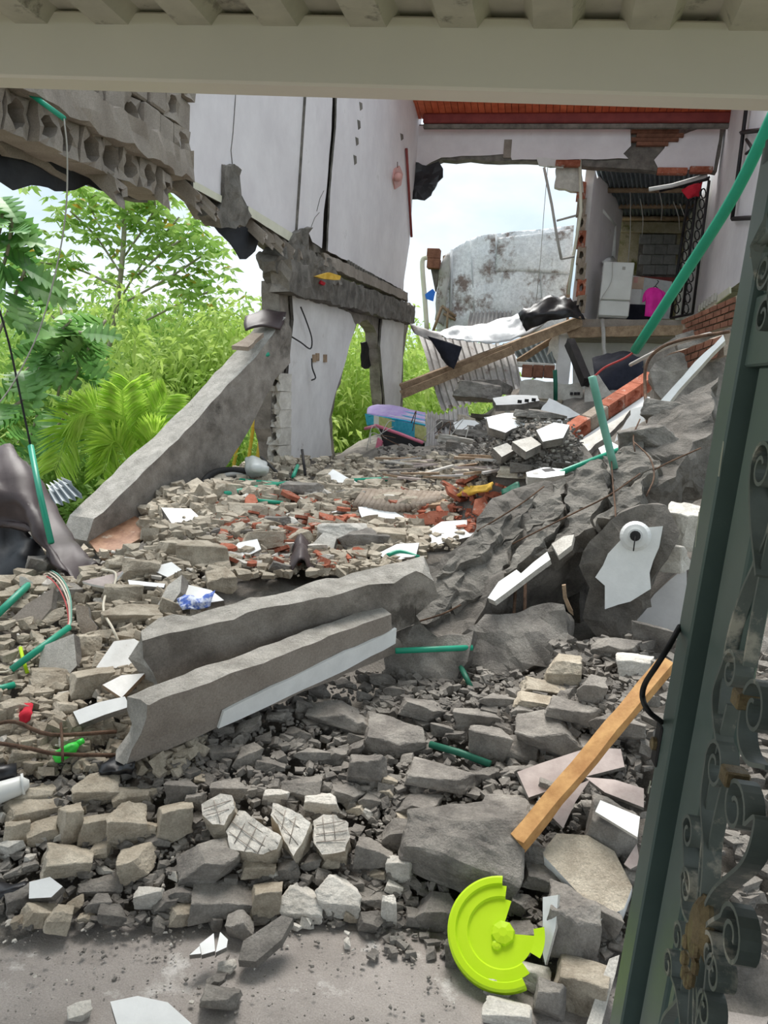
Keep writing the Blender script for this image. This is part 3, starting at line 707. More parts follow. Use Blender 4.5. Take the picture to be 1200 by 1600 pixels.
# shirt on its hanger
sh = thing('pink_shirt', P(1020, 495, 13.6), 'bright pink t-shirt on a black wire hanger', 'shirt')
psheet('shirt_body', [[(1012,452,13.55),(1018,450,13.52),(1025,450,13.52),(1032,453,13.55)],[(1008,462,13.5),(1017,465,13.45),(1026,465,13.5),(1036,464,13.5)],[(1009,480,13.5),(1017,481,13.44),(1027,482,13.5),(1035,482,13.5)],[(1007,494,13.5),(1016,495,13.44),(1026,496,13.5),(1035,498,13.5)]], 'pink', sh, n=5, wr=.018, ws=7, thick=.015)
psheet('sleeve', [[(1012,452,13.55),(1008,455,13.55),(1004,462,13.58)],[(1011,466,13.52),(1007,470,13.52),(1003,472,13.55)]], 'pink', sh, wr=.01, thick=.012)
psheet('sleeve', [[(1032,453,13.55),(1037,456,13.55),(1041,462,13.58)],[(1034,466,13.52),(1038,470,13.52),(1042,473,13.55)]], 'pink', sh, wr=.01, thick=.012)
ptube('hanger', [(1013,455,13.55),(1024,447,13.55),(1034,456,13.55)], .008, 'blackiron', sh, sides=5)
ptube('hanger_hook', [(1024,447,13.55),(1027,443,13.55),(1029,440,13.55),(1027,438,13.55)], .007, 'blackiron', sh, sides=5, sm=3)
# ornate iron door leaf
ig = thing('iron_door_grille', P(1080, 495, 13.3), 'tall black ornamental iron grille beside the pink shirt', 'grille')
gp = plane3((1050, 495, 13.4), (1082, 492, 12.9), (1088, 300, 12.9))
Gd = lambda x, y: PP(x, y, gp)
for a, b in (((1048,497),(1066,370)),((1066,370),(1078,292)),((1082,490),(1108,282)),((1078,292),(1108,277)),((1048,497),(1082,490)),((1066,494),(1090,288))):
    tube('grille_bar', [Gd(*a), Gd(*b)], .022, 'blackiron', ig, sides=4)
for k in range(12):
    f = k/11
    for side in (0, 1):
        cx = 1057+f*27+side*15; cy = 482-f*180
        pts = [Gd(cx+math.cos(a)*4.2*(1-.1*a/6.3), cy+math.sin(a)*8*(1-.1*a/6.3)) for a in [i*.7 for i in range(11)]]
        tube('grille_scroll', pts, .011, 'blackiron', ig, sides=4)
rc = psheet('red_cloth', [[(1064,297,12.85),(1080,290,12.8),(1098,284,12.85)],[(1070,305,12.8),(1082,300,12.75),(1096,296,12.8)],[(1075,311,12.8),(1084,308,12.8),(1093,307,12.8)]], 'crimson', wr=.05, ws=6, thick=.01, label='crumpled red cloth hung at the top of the black grille', cat='cloth')
# ================================================================== NEIGHBOURING SHACK, FAR DEBRIS
sb = thing('tarp_clad_shack', P(790, 500, 15.2), 'neighbouring shack wall clad in wrinkled silver-white tarpaulin', 'building')
psheet('tarpaulin', [[(697,398,15),(740,371,15),(790,364,15),(845,358,15),(897,352,15)],[(690,430,15),(742,425,14.95),(792,420,14.95),(845,415,14.95),(893,408,15)],
    [(685,470,15),(742,468,14.95),(792,465,14.9),(842,462,14.95),(885,455,15)],[(682,520,15),(742,520,14.95),(792,520,14.95),(842,518,14.95),(885,512,15)]], 'silver', sb, n=8, wr=.05, ws=2.2, thick=.02)
for a, b, r_ in (((706,390),(704,500),.03),((735,373),(742,500),.012),((775,366),(778,420),.02),((775,420),(890,428),.02),((785,428),(782,505),.02),((842,360),(848,500),.012)):
    ptube('tarp_seam', [(*a, 14.93), (*b, 14.93)], r_, 'silver2', sb, sides=5)
psheet('rain_stain_flap', [[(778,372,14.9),(830,366,14.9),(892,358,14.9)],[(776,398,14.88),(830,394,14.88),(890,390,14.88)],[(774,424,14.9),(830,424,14.9),(888,428,14.9)]], 'silver', sb, n=6, wr=.03, ws=2.5, thick=.015)
psheet('torn_edge', [[(697,398,14.95),(690,412,14.9),(684,440,14.9),(680,500,14.95)],[(705,396,14.85),(703,420,14.82),(700,450,14.85),(694,510,14.9)]], 'zinc', sb, n=5, wr=.06, ws=4)
plate3('shack_wall', [P(*q, 15.3) for q in [(692,400),(742,376),(896,357),(888,525),(684,525)]], (0, -1, 0), .3, 'oldwood', sb)
for k in range(2):
    a = P(668, 390+k*16, 15), 
    obox('brick', P(678, 397+k*15.5, 14.9), (.12, 0, 0), (0, .1, 0), (0, 0, .09), 'brownbrick', sb, bev=.01)
plate3('bracket', [P(*q, 14.95) for q in [(673,420),(687,420),(680,455)]], (0, -1, 0), .15, 'dark', sb)
for k, (a, b) in enumerate((((690,480),(676,520)),((693,490),(712,500)),((690,520),(712,520)),((700,482),(698,520)),((712,495),(690,478)))):
    ptube('frame_lath', [(*a, 14.8), (*b, 14.8)], .03, 'oldwood', sb, sides=4)
ptube('drain_pipe', [(667,402,14.6),(661,405,14.6),(660,420,14.6),(664,470,14.6),(667,515,14.6)], .045, 'pvc', sides=10, sm=4, label='cream plastic drain pipe at the left corner of the silver shack', cat='pipe')
plate3('blue_tarp_scrap', [P(*q, 14.55) for q in [(664,460),(676,451),(680,456),(677,471),(666,467)]], (0, -1, .1), .01, 'blue', None, jag=.004, label='small bright blue tarp scrap behind the cream drain pipe', cat='tarp')
for k, q in enumerate([[(868,250,12.9),(880,400,12.9)],[(862,262,12.8),(877,405,12.8)],[(866,345,12.9),(893,336,12.9)],[(877,405,12.9),(893,402,12.9)]]):
    pass
sc = thing('broken_rod_frame', P(870, 400, 12.8), 'bent thin metal rods standing before the silver shack', 'rods')
ptube('rod', [(850,262,12.8),(862,320,12.8),(870,370,12.8),(877,405,12.8)], .022, 'cable', sc, sides=5)
ptube('rod', [(870,345,12.8),(900,337,12.9)], .018, 'cable', sc, sides=5)
ptube('rod', [(877,405,12.8),(897,401,12.9)], .018, 'cable', sc, sides=5)
ptube('wire', [(856,258,12.8),(850,330,12.8),(845,400,12.8),(838,470,12.9)], .006, 'cable', sc, sides=4)
# collapsed lean-to roof
corrug('corrugated_sheet', P(653, 520, 13.6), P(800, 540, 13.6), P(690, 640, 12.4), P(818, 605, 12.6), 13, .05, 'zinc', trap=True, nv=8, bend=.12, seed=1, label='fallen grey corrugated sheet leaning below the shack', cat='roof sheet')
corrug('corrugated_sheet', P(800, 548, 13.9), P(866, 512, 13.9), P(833, 592, 13.6), P(876, 560, 13.6), 8, .05, 'zincblue', nv=6, label='small blue-grey corrugated sheet beside the white column', cat='roof sheet')
corrug('corrugated_sheet', P(735, 486, 14.9), P(800, 484, 14.9), P(725, 530, 13.9), P(800, 526, 13.9), 11, .05, 'zinc', nv=4, label='short rusty-edged corrugated strip at the foot of the silver tarp', cat='roof sheet')
def timber(px, r, label, m='oldwood', name='timber_beam', cat='beam', **kw):
    a, b = P(*px[0]), P(*px[1]); prism(name, a, b, (0, -.2, 1), r*1.2, r*1.6, [m, m], None, rough=.006, cell=.14, ends=.02, label=label, cat=cat, **kw)
timber([(625,600,12.7),(905,494,13.1)], .1, 'long weathered timber propped below the silver foil, upper of the pair')
timber([(625,611,12.6),(800,540,12.9)], .08, 'weathered timber propped below the silver foil, lower of the pair')
timber([(790,572,13.4),(872,520,13.5)], .06, 'thin timber across the blue-grey corrugated sheet')
psheet('silver_foil_tarp', [[(665,520,13.0),(705,512,13.2),(745,507,13.4),(800,494,13.5),(850,478,13.7)],[(690,524,12.9),(720,522,13.0),(760,520,13.1),(812,508,13.3),(855,490,13.5)],[(705,530,12.8),(730,532,12.8),(772,534,12.9),(818,524,13.1),(862,500,13.4)]], 'silver2', n=7, wr=.07, ws=3.2, thick=.01, label='crumpled silver foil tarp draped over the collapsed lean-to', cat='tarp')
psheet('black_plastic_sheet', [[(808,486,13.0),(838,474,13.0),(872,461,13.1),(902,468,13.2)],[(812,500,12.9),(842,490,12.8),(880,484,12.9),(908,484,13.1)],[(822,518,12.9),(850,505,12.9),(884,497,12.9),(912,500,13.1)]], 'black', n=6, wr=.10, ws=4, thick=.01, label='crumpled black plastic on top of the silver foil by the slab', cat='plastic sheet')
psheet('black_tarp_flap', [[(668,525,12.6),(695,533,12.5),(722,542,12.5)],[(682,545,12.55),(700,553,12.45),(716,560,12.5)],[(697,568,12.6),(703,573,12.5),(709,577,12.5)]], 'navy', n=5, wr=.03, ws=4, thick=.01, label='dark triangular tarp flap hanging over the leaning corrugated sheet', cat='tarp')
psheet('grey_tarp_corner', [[(640,506,12.8),(660,512,12.8),(690,522,12.8)],[(648,520,12.7),(668,528,12.7),(695,536,12.7)],[(672,532,12.7),(690,540,12.7),(705,546,12.7)]], 'zinc', n=5, wr=.05, ws=4, thick=.01, label='stained grey tarp corner sticking out left of the lean-to', cat='tarp')
cw = thing('white_column', P(882, 592, 13.3), 'short white column below the slab edge', 'column')
a, b = P(866, 592, 13.3), P(897, 520, 13.3)
box('shaft', (a[0], 13.3, a[2]-.4), (b[0], 13.6, b[2]), 'plaster2', cw, bev=.015)
box('cap', (a[0]-.1, 13.2, b[2]-.05), (b[0]+.12, 13.65, b[2]+.05), 'white', cw, bev=.01)
plate3('torn_plaster', [P(*q, 13.25) for q in [(866,522),(874,520),(873,548),(870,566),(862,548),(854,556),(858,535)]], (0, -1, 0), .05, 'pale', cw, jag=.015)
plate3('lower_back_wall', [P(*q, 14.6) for q in [(895,512),(1075,506),(1075,610),(895,640)]], (0, -1, 0), .15, 'plaster2', None, kind='structure')
psheet('void_shade_sheet', [[(925,560,12.2),(955,552,12.3),(985,550,12.4),(1015,558,12.4)],[(928,580,11.8),(955,572,11.8),(985,572,11.8),(1010,580,11.9)],[(930,606,11.6),(950,610,11.5),(980,604,11.6),(1005,600,11.7)]], 'navy', n=5, wr=.08, ws=3, thick=.02, label='dark sheet standing in for the shade of the void under the back room slab', cat='tarp')  # dark sheet stands in for the shade of the void under the slab
timber([(892,528,11.6),(919,592,11.0)], .09, 'dark charred post leaning in front of the white column', 'blackiron', 'leaning_post', 'post')
ptube('hanging_conduit', [(941,500,13.2),(943,520,13.0),(943,545,13.0),(946,562,12.9)], .035, 'cable', sides=6, label='grey conduit hanging from the slab below the fridge', cat='conduit')
# heap of plates at the back
def pl(name, px, Y, n, th, m, label, cat='rubble', jag=.012, rough=0, seed=1, **kw):
    cx = sum(q[0] for q in px)/len(px); cy = sum(q[1] for q in px)/len(px)
    return plate(name, px, plane_at(cx, cy, Y, n), th, m, None, jag=jag, rough=rough, seed=seed, label=label, cat=cat, **kw)
bk = thing('brick_course_chunk', P(838, 590, 11.6), 'chunk of brick course with a flat pale top on the back heap', 'rubble')
for k in range(3):
    obox('brick', P(824+k*17, 580+k*.5, 11.6), (.075, 0, 0), (0, .12, 0), (0, 0, .09), 'brownbrick', bk, bev=.01)
obox('mortar_cap', P(838, 571, 11.65), (.27, 0, 0), (0, .15, 0), (0, 0, .035), 'pale', bk, bev=.01)
blk = thing('block_wall_fragment', P(870, 635, 11.4), 'upright grey block wall fragment with a double socket', 'rubble')
plate3('wall_face', [P(*q, 11.4) for q in [(812,596),(830,592),(862,596),(880,600),(910,598),(911,650),(870,652),(812,640)]], (0, -1, .1), .18, 'pale', blk, jag=.015, rough=.01, cell=.15)
plate3('wall_face', [P(*q, 11.2) for q in [(915,590),(935,585),(962,620),(955,645),(914,648)]], (-.2, -1, .1), .15, 'pale', blk, jag=.015, rough=.01, cell=.15)
for x in (893, 899, 904): obox('socket', P(x, 615, 11.37), (.02, 0, 0), (0, .01, 0), (0, 0, .02), 'blackcable', blk)
ptube('green_conduit', [(867,578,11.2),(868,600,11.2),(868,626,11.2)], .03, 'greendark', sides=8, label='short dark green conduit upright in the back heap', cat='conduit')
BACK = [('plaster_fragment', [(770,622),(800,617),(840,618),(843,626),(812,632),(775,633)], 10.9, (0,-.35,1), .09, ('white','stone'), 'flat white slab with hollow cores on the back heap'),
 ('plaster_fragment', [(756,652),(790,647),(820,643),(822,662),(805,672),(778,674),(766,664)], 10.2, (0,-.6,1), .08, ('white','stone'), 'pale curved slab below the hollow-core slab'),
 ('plaster_fragment', [(858,622),(878,632),(907,648),(880,656),(850,650),(845,640)], 10.4, (.2,-.8,1), .08, ('white','stone'), 'white triangular slab in front of the socket wall'),
 ('plaster_fragment', [(836,668),(852,657),(886,655),(888,672),(868,684),(842,684)], 9.8, (0,-.9,1), .07, ('white','stone'), 'white round-edged slab left of the brick strip'),
 ('plaster_fragment', [(868,672),(895,662),(905,672),(885,688)], 9.2, (0,-.6,1), .06, ('pale','stone'), 'small pale slab tucked against the brick strip'),
 ('plaster_fragment', [(960,690),(985,640),(1005,634),(1008,660),(985,700)], 6.9, (-.3,-1,.6), .06, ('white','stone'), 'white plaster panel leaning right of the green pipe'),
 ('plaster_fragment', [(935,700),(955,690),(978,702),(972,725),(945,728)], 5.6, (-.1,-.6,1), .05, ('white','stone'), 'white fragment behind the foot of the green pipe'),
 ('plaster_fragment', [(850,745),(905,690),(985,640),(960,670),(880,735)], 6.4, (-.2,-.5,1), .05, ('pale','stone'), 'long pale plaster strip lying along the brick strip')]
for k, q in enumerate(BACK): pl(q[0], q[1], q[2], q[3], q[4], list(q[5]), q[6], seed=k+3)
for k in range(3): obox('hollow_core', P(812+k*11, 627.5-k*1.4, 10.72), (.028, 0, 0), (0, .02, 0), (0, 0, .022), 'blackcable', bpy.data.objects['plaster_fragment'])
corrug('corrugated_sheet', P(668, 640, 10.6), P(730, 640, 10.6), P(660, 742, 8.3), P(748, 742, 8.3), 9, .04, 'zinc', nv=10, bend=.10, seed=4, label='rusty corrugated sheet lying flat beside the mattress', cat='roof sheet')
# mattress and what it lies on
mt = thing('mattress', P(615, 680, 9.6), 'rolled patchwork mattress with purple stripes and teal side', 'mattress')
A0, A1 = np.array(P(572, 651, 9.8)), np.array(P(664, 672, 9.3))
psheet('striped_cover', [[(573,646,9.8),(600,651,9.65),(632,658,9.5),(664,665,9.3)],[(576,636,10.0),(604,640,9.9),(634,646,9.8),(664,652,9.6)],[(590,632,10.3),(612,634,10.2),(640,639,10.1),(665,645,10)]], 'purple', mt, n=5, wr=.015, ws=4, thick=.12)
for k in range(5):
    y0 = 634+k*3.4; ptube('stripe', [(576+2*(4-k),y0+2,9.72+.1*(4-k)),(604,y0+5,9.62+.1*(4-k)),(634,y0+10,9.5+.1*(4-k)),(664,y0+16.5,9.28+.1*(4-k))], .012, 'fridge' if k % 2 else 'teal', mt, sides=5)
cuts = [570, 584, 592, 612, 632, 648, 663]; cm = ['teal', 'fridge', 'olive', 'teal', 'teal', 'olive']
for k in range(6):
    x0, x1 = cuts[k], cuts[k+1]; f0, f1 = (x0-570)/93, (x1-570)/93
    plate3('side_patch', [P(x0, 646+f0*20, 9.75-f0*.5), P(x1, 646+f1*20, 9.75-f1*.5), P(x1, 666+f1*22-(6 if k == 0 else 0), 9.75-f1*.5), P(x0+(3 if k == 0 else 0), 664+f0*22, 9.75-f0*.5)], (-.1, -1, .2), .1, cm[k], mt)
cr = thing('fabric_drawer', P(625, 725, 9.2), 'black fabric box with pink edging under the mattress', 'box')
plate3('front', [P(*q, 9.3) for q in [(592,668),(660,692),(660,736),(612,732),(600,700)]], (0, -1, .1), .4, 'black', cr)
ptube('piping', [(588,665,9.25),(625,678,9.2),(661,692,9.2)], .022, 'pinkplastic', cr, sides=6)
ptube('piping', [(570,670,9.3),(588,665,9.25)], .02, 'pinkplastic', cr, sides=6)
ps = thing('pink_chair_scrap', P(588, 725, 9.2), 'pink plastic chair leg beside the black fabric box', 'scrap')
plate3('leg', [P(*q, 9.2) for q in [(590,684),(597,690),(594,708),(586,724),(578,725),(586,702)]], (0, -1, 0), .06, 'pinkplastic', ps)
plate3('foot', [P(*q, 9.15) for q in [(596,712),(606,714),(604,724),(594,724)]], (0, -1, .2), .08, 'pinkplastic', ps)
wm = thing('wire_mesh_tangle', P(690, 690, 9.0), 'tangle of thin bent wires before the flat corrugated sheet', 'wire')
for k in range(16):
    x = rng.uniform(596, 740); y = rng.uniform(650, 720)
    ptube('wire', [(x, y, 9), (x+rng.uniform(-25, 25), y+rng.uniform(-20, 5), 8.9), (x+rng.uniform(-30, 30), y+rng.uniform(5, 25), 8.8)], .006, 'cable' if k % 3 else 'rust', wm, sides=4, sm=4)

# ================================================================== CLAY BRICK STRIP, RIGHT-HAND RUIN
cs = thing('clay_brick_strip', P(900, 660, 7), 'sloping strip of orange hollow clay bricks, a fallen tie course', 'brickwork')
a0, a1 = P(792, 742, 6.3), P(1018, 592, 7.8)
dv = a1-a0; LL = np.linalg.norm(dv); dv /= LL; upv = np.array([0, -.25, 1.0]); upv -= dv*np.dot(upv, dv); upv /= np.linalg.norm(upv); sv = np.cross(dv, upv)
nb = 8
for k in range(nb):
    c = a0+dv*LL*(k+.5)/nb
    if k in (2, 4): obox('brick', c+sv*.01, dv*(LL/nb*.5), upv*.07, sv*.06, 'mortar', cs, bev=.012); continue
    hollow_block('brick', c, dv*(LL/nb*.49), upv*.066, -sv*.06 if np.dot(sv, EYE-c) < 0 else sv*.06, 'brick', cs, hole=.74, depth=.3, seed=k, rag=.015)
obox('mortar_bed', (a0+a1)/2-upv*.1, dv*LL*.5, upv*.03, sv*.05, 'mortar', cs, bev=.008)
obox('white_board', (a0+a1)/2-upv*.17+dv*.1-np.array([0, .25, 0]), dv*LL*.42, upv*.012, sv*.06, 'white', cs, bev=.004)
# brown patterned brick panels
def brick_panel(corners, Y, nu, nv, label):
    pts = [P(*c) for c in corners]
    n = np.cross(pts[1]-pts[0], pts[3]-pts[0]); n /= np.linalg.norm(n)
    if np.dot(n, EYE-pts[0]) < 0: n = -n
    t = thing('brown_brick_panel', pts[3], label, 'brickwork')
    plate3('bed', pts, n, .12, 'mortar', t, jag=.01)
    S_ = lambda u, v: (pts[0]*(1-u)+pts[1]*u)*(1-v)+(pts[3]*(1-u)+pts[2]*u)*v
    for j in range(nv):
        for i in range(nu):
            o = .5 if j % 2 else 0; u0, u1 = (i+o)/nu+.008, (i+1+o)/nu-.008
            if u0 > .99: continue
            u1 = min(u1, 1); v0, v1 = j/nv+.03, (j+1)/nv-.03
            q = [S_(u0, v0)+n*.018, S_(u1, v0)+n*.018, S_(u1, v1)+n*.018, S_(u0, v1)+n*.018]
            plate3('brick', q, n, .03, 'brownbrick', t)
brick_panel([(1066,500,8.0),(1150,462,7.2),(1146,508,7.2),(1070,530,8.0)], 7.5, 7, 4, 'brown brick panel right under the white wall, upper of the two')
brick_panel([(1040,556,6.6),(1132,522,6.0),(1118,560,6.0),(1048,586,6.6)], 6.2, 7, 3, 'brown brick panel lower down beside the white slab edge')
pl('ruin_block', [(1028,572),(1060,545),(1075,580),(1120,560),(1140,530),(1150,640),(1060,640),(1020,650)], 6.3, (-.2,-1,.3), .6, 'stone', 'grey concrete mass under the brown brick panels', jag=.05, rough=.05, seed=5, cell=.14)
pl('ruin_block', [(1000,560),(1065,528),(1130,505),(1150,560),(1080,590),(1010,600)], 8.4, (-.2,-1,.3), .7, 'stone', 'concrete ledge behind the two brown brick panels', jag=.04, rough=.05, seed=6, cell=.16)
pl('ruin_block', [(1060,526),(1100,512),(1152,496),(1152,556),(1110,565),(1062,572)], 7.75, (-.2,-1,.3), .5, 'stone', 'rough concrete footing right under the upper brown brick panel', jag=.03, rough=.03, seed=7, cell=.12)
pl('plaster_edge', [(1130,523),(1133,532),(1095,572),(1060,610),(1036,640),(1012,660),(1018,644),(1050,606),(1085,566)], 5.6, (-.3,-1,.4), .06, ['white', 'pale'], 'white plaster edge curving down the broken slab at right', 'plaster', jag=.004)
ptube('steel_rod', [(1140,518,5.8),(1070,530,6.0),(1030,545,6.1),(1010,570,6.1),(1008,610,6.0),(1012,660,5.6)], .012, 'rust', sm=5, sides=6, label='bent brown rod looping in front of the brown brick panels', cat='rebar')
ptube('steel_rod', [(985,570,7),(1020,552,6.6),(1060,535,6.4),(1110,522,6)], .016, 'cable', sm=4, sides=6, label='pale bent pipe running along the lower brown brick panel', cat='pipe')

# ================================================================== BIG FALLEN BEAMS AND SLABS
# leaning beam at left
pa, pb = P(150, 812, 4.9), P(447, 497, 7.05)
hd = pb-pa; nn = np.array([hd[1], -hd[0], 0.0]); nn /= np.linalg.norm(nn)
bA = thing('leaning_concrete_beam', pa, 'long concrete beam leaning up from the heap to the white pillar', 'beam')
plA = (pa, nn)
plate('beam_body', [(148,812),(200,762),(300,664),(400,556),(447,497),(456,515),(454,568),(432,592),(410,632),(388,676),(350,732),(312,782),(275,850),(170,870),(135,845)], plA, .26, ['beam', 'beamtop_lit'], bA, jag=.012, step=.2, rough=.012, cell=.10, seed=4)
ptube('conduit_stub', [(408,557,6.75),(420,553,6.8)], .02, 'green', bA)
psheet('roof_tile_scrap', [[(383,495,6.9),(415,487,7.1),(447,490,7.2)],[(381,508,6.8),(410,500,6.9),(443,506,7.0)],[(384,518,6.75),(408,510,6.8),(438,515,6.9)]], 'tarp', n=5, wr=.02, ws=5, thick=.02, label='bent dark sheet scrap on the upper end of the leaning beam', cat='scrap')
pl('plaster_fragment', [(362,540),(395,520),(412,520),(388,542)], 6.6, (.1,-.5,1), .04, 'mortar', 'thin tan slab on top of the leaning beam', seed=30)
# long dark beam across the middle
b0, b1 = PZ(232, 985, .62), PZ(655, 884, .80)
prism('fallen_concrete_beam', b0, b1, (0, -.15, 1), .14, .26, ['beam', 'beamtop_lit'], None, rough=.02, cell=.06, ends=.09, label='dark rough concrete beam lying behind the white-striped beam', cat='beam')
# front beam with the white stripe
c0, c1 = PZ(205, 1098, .48), PZ(606, 950, .64)
bC = thing('white_striped_beam', c0, 'front fallen concrete beam with a white painted stripe', 'beam')
cd = (c1-c0); cl_ = np.linalg.norm(cd); cd /= cl_
cn = np.array([cd[1], -cd[0], 0]); cn /= np.linalg.norm(cn); cn = cn if np.dot(cn, EYE-c0) > 0 else -cn
tilt = np.array([0, 0, 1.0])+cn*.12; tilt -= cd*np.dot(tilt, cd); tilt /= np.linalg.norm(tilt)
prism('beam_body', c0, c1, tilt, .10, .205, ['brown', 'beamtop_lit'], bC, rough=.009, cell=.045, ends=.05)
fn = np.cross(cd, tilt); fn = fn if np.dot(fn, EYE-c0) > 0 else -fn
q = lambda t, v: c0+cd*cl_*t-tilt*.205*v+fn*(.05+.012)
plate3('white_stripe', [q(.27, .66), q(.45, .56), q(.7, .46), q(.93, .40), q(1.0, .36), q(1.0, .72), q(.7, .88), q(.45, .94), q(.25, .97)], fn, .012, ['white', 'white'], bC, jag=.004, step=.06)
# big sloping slab of blockwork
plD = plane3((620, 985, 3.55), (1080, 660, 4.7), (760, 790, 4.35))
sD = thing('sloping_masonry_slab', PP(800, 900, plD), 'large grey blockwork slab sloping from centre up to the gate', 'rubble')
plate('slab_core', [(595,955),(640,930),(690,880),(735,840),(752,800),(800,768),(835,756),(900,745),(955,725),(985,690),(1010,655),(1060,615),(1120,585),(1115,680),(1085,705),(1050,745),(1005,775),(985,805),(940,818),(900,852),(870,872),(830,897),(765,937),(740,965),(735,985),(690,1000),(622,1012),(612,965)], plD, .3, ['dark', 'dark'], sD, jag=.03, step=.12, rough=.04, cell=.07, seed=8)
lerp = lambda a, b, t: (a[0]+(b[0]-a[0])*t, a[1]+(b[1]-a[1])*t)
Ul, Ml, Ll = ((745,822),(1000,682)), ((678,905),(1020,735)), ((632,985),(985,792))
rD = random.Random(5)
for (T, Bm, cuts) in ((Ul, Ml, [0, .2, .38, .55, .78, 1]), (Ml, Ll, [0, .17, .4, .58, .8, 1])):
    for i in range(len(cuts)-1):
        a, b = cuts[i]+.012, cuts[i+1]-.012
        px = [lerp(*T, a), lerp(*T, b), lerp(*Bm, b+.02), lerp(*Bm, a+.02)]
        px = [(x+rD.uniform(-7, 7), y+rD.uniform(-5, 5)) for x, y in px]
        pp = (plD[0]+plD[1]*rD.uniform(.03, .075), plD[1])
        plate('masonry_block', px, pp, .10, 'slabstone', sD, jag=.022, step=.05, rough=.022, cell=.035, seed=50+i)
plate('plaster_flake', [(762,934),(779,909),(807,890),(814,896),(855,862),(860,874),(817,906),(792,925),(773,939)], (plD[0]+plD[1]*.08, plD[1]), .03, ['white', 'pale'], sD, jag=.004)
plate('plaster_flake', [(862,850),(880,838),(897,835),(893,852),(872,868)], (plD[0]+plD[1]*.08, plD[1]), .03, ['pale', 'pale'], sD, jag=.004)
def rebar(pxs, label, r=.008, sm=4, m='rust'):
    ptube('rebar', pxs, r, m, sm=sm, sides=6, label=label, cat='rebar')
def rebar_d(pts, off=.1):
    tube('rebar', [PP(x, y, (plD[0]+plD[1]*off, plD[1])) for x, y in pts], .0045, 'rust', sD, sides=5, sm=3)
for q_ in ([(745,830),(810,790),(850,760)],[(955,718),(958,760),(962,810),(955,835)],[(800,850),(850,825),(900,800),(950,775),(1000,740)],[(990,690),(1015,715),(1022,745),(1010,775)],[(1020,735),(1050,720),(1095,700)],[(1000,655),(990,680),(992,705)],[(640,975),(690,960),(720,945)]):
    rebar_d(q_, .09)
rebar([(806,905,3.75),(803,960,3.6),(797,1010,3.5),(790,1050,3.4)], 'rusty rebar hanging from the white flake, left of the pair', .008)
rebar([(821,895,3.75),(820,950,3.6),(818,1000,3.5),(808,1058,3.4)], 'rusty rebar hanging from the white flake, right of the pair', .009)
rebar([(645,1000,3.4),(648,1040,3.3),(655,1080,3.2)], 'rusty rebar hanging at the right end of the white-striped beam', .008)
# ceiling fragment with a lamp rose
plF = plane_at(975, 890, 3.7, (-.12, -1, .18))
cf = thing('ceiling_fragment', PP(970, 1000, plF), 'broken ceiling slab with white painted face and lamp rose', 'rubble')
plate('slab_body', [(905,885),(925,845),(940,828),(975,800),(1040,790),(1055,830),(1040,870),(1022,905),(1024,940),(1000,965),(985,1005),(940,1012),(918,965),(922,920)], plF, .22, ['dark', 'dark'], cf, jag=.025, step=.08, rough=.03, cell=.07, seed=14)
plate('painted_face', [(930,902),(950,865),(975,838),(1012,824),(1036,822),(1030,855),(1015,895),(1017,920),(985,940),(945,952),(945,915)], (plF[0]+plF[1]*.05, plF[1]), .05, ['white', 'pale'], cf, jag=.006, step=.06, seed=15)
ro = PP(993, 838, plF)+plF[1]*.05; e1 = np.cross(plF[1], [0, 0, 1]); e1 /= np.linalg.norm(e1); e2 = np.cross(e1, plF[1])
def lathe(name, c, ax, prof, m, parent, seg=24):
    ax = np.array(ax, float); ax /= np.linalg.norm(ax); s = np.cross(ax, [.3, .2, .9]); s /= np.linalg.norm(s); t_ = np.cross(ax, s); V, Fc = [], []
    for (r_, h_) in prof:
        for k in range(seg): a = 2*math.pi*k/seg; V.append(c+ax*h_+(s*math.cos(a)+t_*math.sin(a))*r_)
    for i in range(len(prof)-1):
        for k in range(seg): k2 = (k+1) % seg; Fc.append((i*seg+k, i*seg+k2, (i+1)*seg+k2, (i+1)*seg+k))
    Fc.append(tuple(range(seg))); Fc.append(tuple((len(prof)-1)*seg+k for k in range(seg-1, -1, -1)))
    bm = bmesh.new(); vq = [bm.verts.new(v) for v in V]
    for f in Fc: bm.faces.new([vq[i] for i in f])
    bmesh.ops.recalc_face_normals(bm, faces=bm.faces)
    return build_bm(name, bm, m, parent)
lr = thing('lamp_rose', ro, 'round white ceiling lamp holder on the painted slab fragment', 'lamp holder')
lathe('rose_base', ro, plF[1], [(.07, 0), (.07, .01), (.055, .03), (.035, .035), (.034, .05), (.02, .052)], 'ceramic', lr)
lathe('socket', ro+plF[1]*.05, plF[1], [(.024, 0), (.024, .02), (.014, .022)], 'blackcable', lr, 12)
tube('wire', [ro+plF[1]*.07, ro+plF[1]*.085-np.array([0, 0, .03]), ro+plF[1]*.08-np.array([0, 0, .07])], .003, 'blackcable', lr, sides=5)
pl('plaster_fragment', [(980,1005),(992,968),(1020,930),(1070,885),(1075,1000),(1020,1012)], 3.85, (-.1,-1,.25), .1, ['plaster2', 'dark'], 'dusty pale wall panel behind the gate handle', seed=18, rough=.008)
pl('concrete_fragment', [(595,985),(740,985),(735,1030),(715,1070),(690,1092),(640,1090),(610,1060)], 3.25, (-.1,-1,.5), .12, ['stone', 'dark'], 'broken grey slab hanging under the end of the white-striped beam', seed=19, rough=.03, jag=.03, cell=.07)
pl('concrete_fragment', [(720,1000),(760,965),(830,945),(890,940),(897,965),(893,1000),(870,1040),(800,1062),(745,1060),(728,1040)], 3.45, (-.15,-1,.8), .16, ['stone', 'stone'], 'big smooth boulder slab in the cavity behind the hanging rebars', seed=20, rough=.03, jag=.03, cell=.08)
